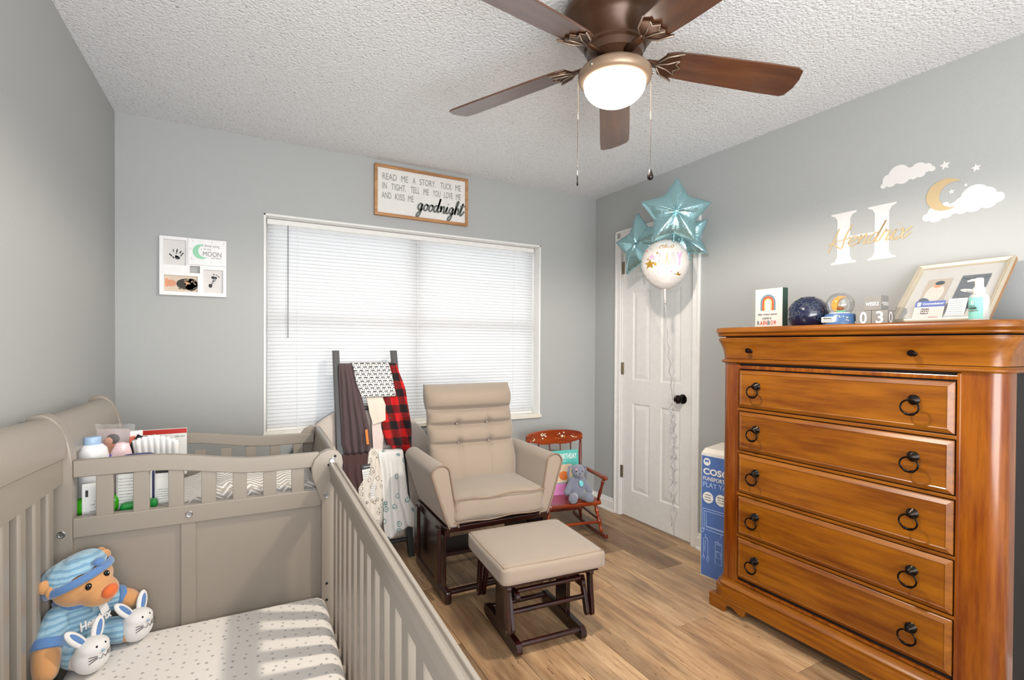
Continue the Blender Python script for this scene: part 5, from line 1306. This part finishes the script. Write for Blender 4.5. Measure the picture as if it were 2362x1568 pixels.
def tri_star(cx, cz, R, m):
    P = star_poly(0, 0, R, R*.45); mb = MB().add([(0, 0, .0006)]+[(p[0], p[1], .0006) for p in P], [(0, i+1, (i+1) % 10+1) for i in range(10)]); on_balloon(mb, cx, cz).make('printed_star', m, rbn)
for a in ((-.078, .028, .020, VI), (-.090, -.012, .030, GDp), (-.060, -.014, .012, GDp), (-.035, -.075, .013, VI), (-.060, -.096, .012, PK), (.045, -.085, .016, GDp), (.066, -.078, .022, GDp), (-.105, .072, .010, PK), (-.085, .080, .011, GRp), (.030, -.060, .008, PK), (-.10, .018, .008, GDp), (-.05, .05, .008, GDp)): tri_star(*a)
def btext(s_, cx, cz, w_, h_, m, bold=0, shear=0):
    o = text(s_, (0, 0, 0), (1, 0, 0), (0, 1, 0), w_, h_, m, rbn, bold=bold, shear=shear); me = o.data
    mb = MB(); mb.v = [tuple(v.co) for v in me.vertices]; on_balloon(mb, cx, cz)
    for v, p in zip(me.vertices, mb.v): v.co = p
btext('Hello', -.04, .080, .085, .030, GDp, shear=.4)
for c_, x_, m_ in (('B', -.048, GRp), ('A', -.012, PE), ('B', .024, GRp), ('Y', .058, VI)): btext(c_, x_, -.022, .032, .074, m_, bold=.05)
# curling ribbon to the knob and hanging curls
KX, KY, KZ = RWX(2.30)-.085, 2.300, .925
RIB = plain('silver_white_ribbon', (214, 214, 216), .25, .3)
rb_ = thing('balloon_ribbon', 'silvery curling ribbon running from the balloons to the door knob and hanging in curls', 'ribbon', (0, 0, 0))
base = Vector((2.20, 2.145, 1.525)); kp = Vector((KX, KY, KZ))
P = [base.lerp(kp, i/40)+Vector((.004*math.sin(i*1.1), .005*math.cos(i*.9), 0)) for i in range(41)]
MB().tube(P, .003, 6, sy=.4).make('taut_ribbon', RIB, rb_, smooth=True)
b2 = Vector((2.29, 2.45, 1.735)); P = [b2.lerp(kp+Vector((0, 0, .25)), i/20)+Vector((0, .0, -.03*math.sin(PI*i/20))) for i in range(21)]
MB().tube(P, .0014, 5, sy=.3).make('taut_ribbon', RIB, rb_, smooth=True)
rnd = random.Random(5)
for k in range(3):
    P = []; L = (.80, .62, .45)[k]; ph_ = rnd.uniform(0, 6); fq = (34, 46, 40)[k]
    for i in range(110):
        t = i/109; am = .006+.022*math.sin(PI*min(1, t*1.1+.05))*(.6+.4*math.sin(t*9+k))
        P.append((KX-.004+am*math.cos(t*fq+ph_)*.8, KY-.0-.01*t+am*math.sin(t*fq+ph_)+.012*math.sin(t*7+k), KZ-.01-L*t))
    MB().tube(P, .0034, 5, sy=.4).make('curled_ribbon', RIB, rb_, smooth=True)
MB().tube([(KX-.0+.034*math.cos(a), KY+.034*math.sin(a)*0, KZ+.034*math.sin(a)) for a in [2*PI*i/16 for i in range(16)]], .002, 6, close=True).make('ribbon_knot', RIB, rb_, smooth=True)
# ------------------------------------------------------------------ ceiling fan with light
fan = thing('ceiling_fan', 'bronze hugger ceiling fan with five walnut blades and lit frosted bowl', 'ceiling fan', (FAN[0], FAN[1], H), 0)
FB = plain('fan_bronze_lacquer', (74, 50, 34), .3, .35); FBL = plain('fan_bronze_light', (150, 126, 104), .35, .35)
z = lambda q: q-H
MB().lathe([(.001, -.0005), (.150, -.0005), (.158, -.008), (.160, -.030), (.170, -.040), (.176, -.055), (.174, -.075), (.160, -.092), (.148, -.100), (.140, -.112), (.128, -.130), (.112, -.150), (.104, -.158), (.104, -.166), (.096, -.172), (.092, -.195), (.075, -.205), (.066, -.215), (.066, -.235)], 48).make('motor_housing', FB, fan, smooth=2)
for k in range(10):
    a = 2*PI*k/10+.2; m = MB()
    P = rpoly(-.030, .030, -.006, .006, .0055, 4); V = []
    for q in (0, 1):
        for p in P:
            aa = a+p[0]/.135; zz = -.118+p[1]*.9; r = (.1375-(zz+.112)*-.66)+.0012*q; V.append((r*math.cos(aa), r*math.sin(aa), zz))
    kk = len(P); m.add(V, [tuple(range(kk)), tuple(range(kk, 2*kk))]+[(i, (i+1) % kk, (i+1) % kk+kk, i+kk) for i in range(kk)]).make('vent_slot', BLACK, fan)
MB().lathe([(.066, -.222), (.080, -.226), (.100, -.232), (.116, -.240), (.1225, -.250), (.1235, -.262), (.120, -.272), (.112, -.278), (.104, -.279), (.101, -.275)], 56).make('light_fitter_ring', FBL, fan, smooth=2)
for k in range(3):
    a = 2*PI*k/3+3.4; MB().lathe([(.0001, .008), (.004, .007), (.0045, .003), (.003, 0)][::-1], 10, (0, 0, 0), 'x').xf(Matrix.Translation((.122*math.cos(a), .122*math.sin(a), -.262)) @ Matrix.Rotation(a, 4, 'Z')).make('thumb_screw', CHROME, fan, smooth=True)
GLO = NT('frosted_lit_glass'); GLO.set(srgb(255, 250, 240), .3, emis=(1, .93, .80, 1), es=8.0)
MB().lathe([(.104, -.276), (.1035, -.284)]+[(max(.1035*math.cos(math.radians(a)), .0001), -.284-.070*math.sin(math.radians(a))) for a in range(6, 91, 6)], 48, cap=False).make('glass_bowl', GLO.m, fan, smooth=True)
BLD = wood('walnut_blade', (96, 58, 34), (66, 34, 20), (38, 14, 9), 0, .25, 1.0, 9, 2.0, bump=.02)
def blade_poly():
    P = [(.170, -.044), (.20, -.054), (.30, -.060), (.55, -.066), (.625, -.066), (.648, -.056), (.660, -.020), (.664, .02), (.655, .058), (.64, .066), (.55, .066), (.30, .060), (.20, .054), (.170, .044), (.160, .0)]
    return P
BRK = plain('bracket_bronze', (84, 58, 42), .3, .6)
BRH = plain('bracket_highlight', (158, 140, 124), .3, .6)
bl0 = br0 = None
leaf = [(.105, -.012), (.150, -.016), (.165, -.040), (.185, -.052), (.225, -.062), (.205, -.046), (.222, -.030), (.215, -.016), (.232, 0), (.215, .016), (.222, .030), (.205, .046), (.225, .062), (.185, .052), (.165, .040), (.150, .016), (.105, .012)]
droop = math.asin(.05/.66)
for k in range(5):
    a = math.radians(49.6+72*k)
    if bl0 is None:
        bl0 = MB().prism(blade_poly(), 0, .006, 'z').make('fan_blade', BLD, fan, bevel=.0015)
        br0 = MB().prism(leaf, -.007, -.001, 'z').make('blade_bracket', BRK, bl0, bevel=.002)
        mb = MB().tube([(.150, -.012, -.008), (.175, -.040, -.009), (.222, -.060, -.008)], .0028, 6).tube([(.150, .012, -.008), (.175, .040, -.009), (.222, .060, -.008)], .0028, 6).tube([(.14, 0, -.009), (.185, -.012, -.009), (.218, -.030, -.008)], .0024, 6).tube([(.14, 0, -.009), (.185, .012, -.009), (.218, .030, -.008)], .0024, 6).tube([(.218, -.028, -.008), (.210, -.014, -.009), (.229, 0, -.008), (.210, .014, -.009), (.218, .028, -.008)], .0022, 6)
        rb0 = mb.make('bracket_rib', BRH, bl0, smooth=True)
        ar0 = MB().tube([(.070, 0, -.012), (.11, 0, -.008), (.155, 0, -.004)], [.013, .011, .010], 10, sx=1.3, sy=.6).make('blade_arm', BRK, bl0, smooth=True)
        o = bl0
    else:
        o = bl0.copy(); C.objects.link(o); o.parent = fan
        for q in (br0, rb0, ar0): c = q.copy(); C.objects.link(c); c.parent = o
    o.location = (0, 0, -.190)
    o.rotation_euler = (Matrix.Rotation(a, 4, 'Z') @ Matrix.Rotation(droop, 4, 'Y') @ Matrix.Rotation(math.radians(-13), 4, 'X')).to_euler()
for s, zl in ((-1, 1.815), (1, 1.83)):
    x, y = s*.1235*.877, -s*.1235*.48
    mb = MB(); q = -.262
    MB().tube([(x, y, -.258), (x, y, -.40)], .0010, 5).make('pull_cord', plain('tan_cord', (150, 130, 104), .8), fan)
    m = MB(); zz = -.405
    while zz > zl-H+.055: m.lathe([(.0001, -.0018), (.0018, 0), (.0001, .0018)], 6, (x, y, zz)); zz -= .0048
    m.tube([(x, y, -.40), (x, y, zl-H+.05)], .0005, 4)
    pc_ = m.make('bead_chain', plain('chain_dark_bronze', (70, 56, 46), .3, .7), fan)
    if s > 0: MB().lathe([(.0001, .034), (.003, .032), (.006, .022), (.0105, .010), (.011, .004), (.008, -.003), (.0001, -.006)][::-1], 16, (x, y, zl-H+.01)).make('teardrop_pull', plain('pull_black', (24, 20, 18), .2, .3), pc_, smooth=True)
    else: MB().tube([(x, y, zl-H+.05), (x, y, zl-H)], [.002, .0035], 8, sx=.5).make('bar_pull', plain('pull_black', (24, 20, 18), .2, .3), pc_, smooth=True)

# ------------------------------------------------------------------ bedtime sign above the window
sx0, sx1, sz0, sz1 = .739, 1.374, 2.086, 2.408
sg = thing('bedtime_sign', 'white bedtime quote sign in a natural wood frame above the window', 'sign', (sx0, D-.001, sz0))
SWd, SHt = sx1-sx0, sz1-sz0
NW = wood('natural_pine', (196, 146, 96), (160, 110, 66), (126, 84, 50), 0, .5, .1)
mb = MB(); t = .018
for (a, b, c, d) in ((0, SWd, 0, t), (0, SWd, SHt-t, SHt), (0, t, t, SHt-t), (SWd-t, SWd, t, SHt-t)): mb.box(a, b, -.028, 0, c, d)
mb.make('wood_frame', NW, sg, bevel=.0015)
bx('white_board', t-.002, SWd-t+.002, -.016, -.006, t-.002, SHt-t+.002, plain('sign_white', (228, 226, 222), .6), sg)
SI = print_mat('sign_grey_ink', (138, 138, 134))
def line(words, z_, h_):
    for w_, x_, wd_ in words: text(w_, (x_, -.0168, z_), (1, 0, 0), (0, 0, 1), wd_, h_, SI, sg)
k = SWd/1.8
L = lambda px: (px-262)/(2000-262)*(SWd-2*t)+t
line([('READ', L(355), L(620)-L(355)), ('ME', L(705), L(835)-L(705)), ('A', L(925), L(978)-L(925)), ('STORY.', L(1060), L(1385)-L(1060)), ('TUCK', L(1480), L(1715)-L(1480)), ('ME', L(1790), L(1905)-L(1790))], .232, .040)
line([('IN', L(355), L(435)-L(355)), ('TIGHT.', L(520), L(795)-L(520)), ('TELL', L(885), L(1060)-L(885)), ('ME', L(1140), L(1245)-L(1140)), ('YOU', L(1325), L(1480)-L(1325)), ('LOVE', L(1555), L(1735)-L(1555)), ('ME', L(1805), L(1905)-L(1805))], .172, .040)
line([('AND', L(340), L(520)-L(340)), ('KISS', L(590), L(770)-L(590)), ('ME', L(838), L(945)-L(838))], .112, .040)
m, wl = cursive('goodnight', .042, .0085, .003, .18)
sf = .325/wl; m.v = [(p[0]*sf, p[1]*1.05, p[2]) for p in m.v]
place(m, (L(1010), -.0168, .068), (1, 0, 0), (0, 0, 1)).make('raised_word', plain('raised_grey_letters', (104, 108, 104), .6), sg)

# ------------------------------------------------------------------ keepsake collage frame
kf = thing('collage_frame', 'white square collage frame with hand and foot prints and mint moon', 'picture frame', (-.371, D-.001, 1.525))
KW, KH = .303, .308
WFm = plain('white_frame_lacquer', (240, 240, 240), .4)
# openings (x0,x1,z0,z1)
op = [(.018, .118, .160, .292), (.020, .170, .020, .105), (.195, .288, .020, .145), (.134, .180, .122, .160)]
xs = sorted(set([0, KW]+[v for o_ in op for v in o_[:2]])); zs = sorted(set([0, KH]+[v for o_ in op for v in o_[2:]]))
mb = MB()
for i in range(len(xs)-1):
    for j in range(len(zs)-1):
        cx_, cz_ = (xs[i]+xs[i+1])/2, (zs[j]+zs[j+1])/2
        if any(a < cx_ < b and c < cz_ < d for a, b, c, d in op): continue
        mb.box(xs[i], xs[i+1], -.022, -.0, zs[j], zs[j+1])
mb.make('white_frame', WFm, kf)
for a, b, c, d in op[:3]: bx('photo_backing', a, b, -.008, -.002, c, d, plain('print_paper', (222, 219, 217), .8), kf)
bx('moon_panel', .126, KW+.001, -.030, -.022, .166, KH-.002, WFm, kf, .002)
# mint moon and words
MI = print_mat('mint_green', (150, 208, 176)); GI = print_mat('grey_letter', (130, 132, 134))
crescent_mesh(crescent(.187, .238, .0395, 72, 312, .026), -.0312, -.0300).make('mint_moon', MI, kf)
text('i love you', (.190, -.0306, .262), (1, 0, 0), (0, 0, 1), .082, .017, GI, kf, shear=.4)
text('TO THE', (.196, -.0306, .248), (1, 0, 0), (0, 0, 1), .036, .008, GI, kf); text('MOON', (.194, -.0306, .215), (1, 0, 0), (0, 0, 1), .086, .026, GI, kf); text('AND BACK', (.230, -.0306, .204), (1, 0, 0), (0, 0, 1), .050, .007, GI, kf)
for x_, z_ in ((.150, .292), (.137, .250), (.143, .198), (.236, .294), (.292, .290), (.232, .186), (.278, .188), (.187, .252), (.270, .262)): disc('grey_dot', x_, z_, .0022, .0022, -.0304, GI, kf, 8)
def pr(pts, y, par, m=BLACK, nm='ink_print'):
    for (x_, z_, rx, rz_, ro) in pts: disc(nm, x_, z_, rx, rz_, y, m, par, 12, ro)
pr([(.078, .200, .012, .009, -.3), (.074, .207, .008, .005, -.4), (.048, .212, .0035, .010, .7), (.060, .200, .003, .007, .6), (.060, .236, .002, .010, .1), (.076, .236, .0032, .011, -.12), (.091, .230, .0032, .009, -.5), (.100, .222, .003, .009, -.7), (.073, .222, .002, .004, 0), (.094, .212, .003, .004, -.7)], -.0085, kf)
pr([(.240, .105, .009, .008, 0), (.253, .104, .006, .007, .2), (.244, .122, .0035, .004, 0), (.256, .120, .0025, .003, 0), (.2635, .115, .0025, .003, 0), (.268, .110, .002, .004, -.4), (.228, .060, .009, .011, 0)], -.0085, kf)
pr([(.246, .092, .008, .010, -.3), (.238, .078, .005, .012, -.3)], -.0083, kf, print_mat('pale_ink', (150, 150, 152)))
flat('baby_photo', .021, .169, .021, .104, -.0084, print_mat('photo_cream', (214, 196, 176)), kf)
pr([(.120, .062, .048, .030, 0), (.140, .060, .030, .034, 0)], -.0088, kf, print_mat('camo_dark', (52, 46, 40)), 'camouflage_outfit')
rnd = random.Random(2)
for _ in range(14): pr([(rnd.uniform(.085, .160), rnd.uniform(.035, .088), rnd.uniform(.004, .011), .003, rnd.uniform(-1, 1))], -.0090-.0001*_, kf, print_mat(('camo_tan', 'camo_olive')[_ % 2], ((164, 146, 118), (104, 96, 72))[_ % 2]), 'camouflage_patch')
pr([(.050, .064, .024, .018, 0)], -.0092, kf, print_mat('skin', (214, 150, 118)), 'baby_head'); pr([(.120, .068, .012, .005, -.5)], -.0107, kf, print_mat('skin', (214, 150, 118)), 'baby_hand')
flat('orange_cloth', .024, .036, .045, .086, -.0094, print_mat('peach_cloth', (220, 150, 110)), kf)

# ------------------------------------------------------------------ vinyl decals on the right wall
VW = plain('white_vinyl', (222, 219, 216), .6, var=.01); VG = plain('gold_vinyl', (200, 176, 134), .5, 0, var=.05)
def decal(name, label, cat, y0, z0): return thing(name, label, cat, (RWX(y0)-.0004, y0, z0), -PI/2+.0201)
def dmesh(poly, y0, z0, nm, m, par, dz=0): return MB().prism([((y0-a), b-z0) for a, b in poly], -.0012-dz, 0, 'y').make(nm, m, par)
# serif H
hd = decal('letter_decal', 'large white serif letter H decal on the right wall above the dresser', 'wall decal', 1.389, 1.670)
HWd, HHt = .272, .245
def stem(x0):
    w_ = .056; s = .028; ft = .007; P = []
    P += [(x0-s, 0), (x0+w_+s, 0), (x0+w_+s, ft), (x0+w_+.010, ft+.008), (x0+w_, ft+.028), (x0+w_, HHt-ft-.028), (x0+w_+.010, HHt-ft-.008), (x0+w_+s, HHt-ft), (x0+w_+s, HHt), (x0-s, HHt), (x0-s, HHt-ft), (x0-.010, HHt-ft-.008), (x0, HHt-ft-.028), (x0, ft+.028), (x0-.010, ft+.008), (x0-s, ft)]
    return P
mb = MB().prism(stem(.028), -.0010, 0, 'y').prism(stem(HWd-.084), -.0010, 0, 'y').box(.08, HWd-.08, -.0010, 0, .118, .128)
mb.make('letter', VW, hd)
nd = decal('name_decal', 'thin gold cursive name decal written across the white letter H', 'wall decal', 1.410, 1.735)
m, wl = cursive('Hendrix', .040, .0046, .0006, .30)
sf = .325/wl; m.v = [(p[0]*sf, p[1]*1.08, p[2]) for p in m.v]
place(m, (0.012, -.0016, .016), (1, 0, 0), (0, 0, 1)).make('script', VG, nd)
def cloud(name, label, circles, y0, z0, dz=0):
    t = decal(name, label, 'wall decal', y0, z0); mb = MB(); q = 0
    # union outline by angular sampling of the circles around each other
    n = 220; cx = sum(c[0]*c[2] for c in circles)/sum(c[2] for c in circles); cz = sum(c[1]*c[2] for c in circles)/sum(c[2] for c in circles); xs_ = []
    x_min = min(c[0]-c[2] for c in circles); x_max = max(c[0]+c[2] for c in circles); V = []; 
    for i in range(n+1):
        x = x_min+(x_max-x_min)*(.5-.5*math.cos(PI*i/n)); tops = [c[1]+math.sqrt(max(0, c[2]**2-(x-c[0])**2)) for c in circles if abs(x-c[0]) <= c[2]+1e-9]; bots = [c[1]-math.sqrt(max(0, c[2]**2-(x-c[0])**2)) for c in circles if abs(x-c[0]) <= c[2]+1e-9]
        V.append((x, max(tops), min(bots)))
    P = [(v[0], v[2]) for v in V]+[(v[0], v[1]) for v in V[::-1]]
    k = len(V); VV = [(v[0], -.0010-dz, v[2]) for v in V]+[(v[0], -.0010-dz, v[1]) for v in V]+[(v[0], 0, v[2]) for v in V]+[(v[0], 0, v[1]) for v in V]
    Fc = [(i, i+1, k+i+1, k+i) for i in range(k-1)]+[(i, 2*k+i, 2*k+i+1, i+1) for i in range(k-1)]+[(k+i, k+i+1, 3*k+i+1, 3*k+i) for i in range(k-1)]
    MB().add(VV, Fc).make('vinyl_cloud', VW, t)
    return t
# circles measured from the left end (x), height (z), radius
cloud('cloud_decal', 'smaller white cloud decal above and right of the letter H', [(.012, .012, .012), (.030, .036, .022), (.070, .048, .040), (.040, .022, .022), (.085, .030, .028), (.110, .040, .026), (.142, .046, .030), (.172, .046, .018), (.190, .036, .011), (.150, .030, .018), (.125, .026, .016)], 1.180, 1.985)
cloud('cloud_decal', 'larger white cloud decal behind the lower tip of the gold moon', [(.016, .030, .016), (.040, .048, .022), (.045, .030, .026), (.080, .040, .026), (.110, .050, .024), (.078, .066, .014), (.135, .060, .030), (.172, .080, .046), (.165, .055, .035), (.205, .078, .030), (.238, .060, .020), (.210, .055, .030), (.130, .042, .022)], 1.022, 1.790)
mn = decal('moon_decal', 'gold crescent moon decal resting on the larger white cloud', 'wall decal', 1.012, 1.835)
crescent_mesh(crescent(.068, .066, .065, 40, 300, .044), -.0020, -.0011).make('crescent', VG, mn)
for (y_, z_, R_s, lb) in ((.948, 2.022, .020, 'largest white star decal, above the gold moon'), (.849, 1.982, .017, 'white star decal at the upper right, above the larger cloud'), (.925, 1.908, .0115, 'small white star decal inside the curve of the gold moon'), (.880, 1.923, .0075, 'tiniest white star decal, near the upper tip of the gold moon')):
    t = decal('star_decal', lb, 'wall decal', y_, z_); t['group'] = 'white star decals on the right wall'
    MB().prism(star_poly(0, 0, R_s, R_s*.45, 5, 98), -.0010, 0, 'y').make('vinyl_star', VW, t)
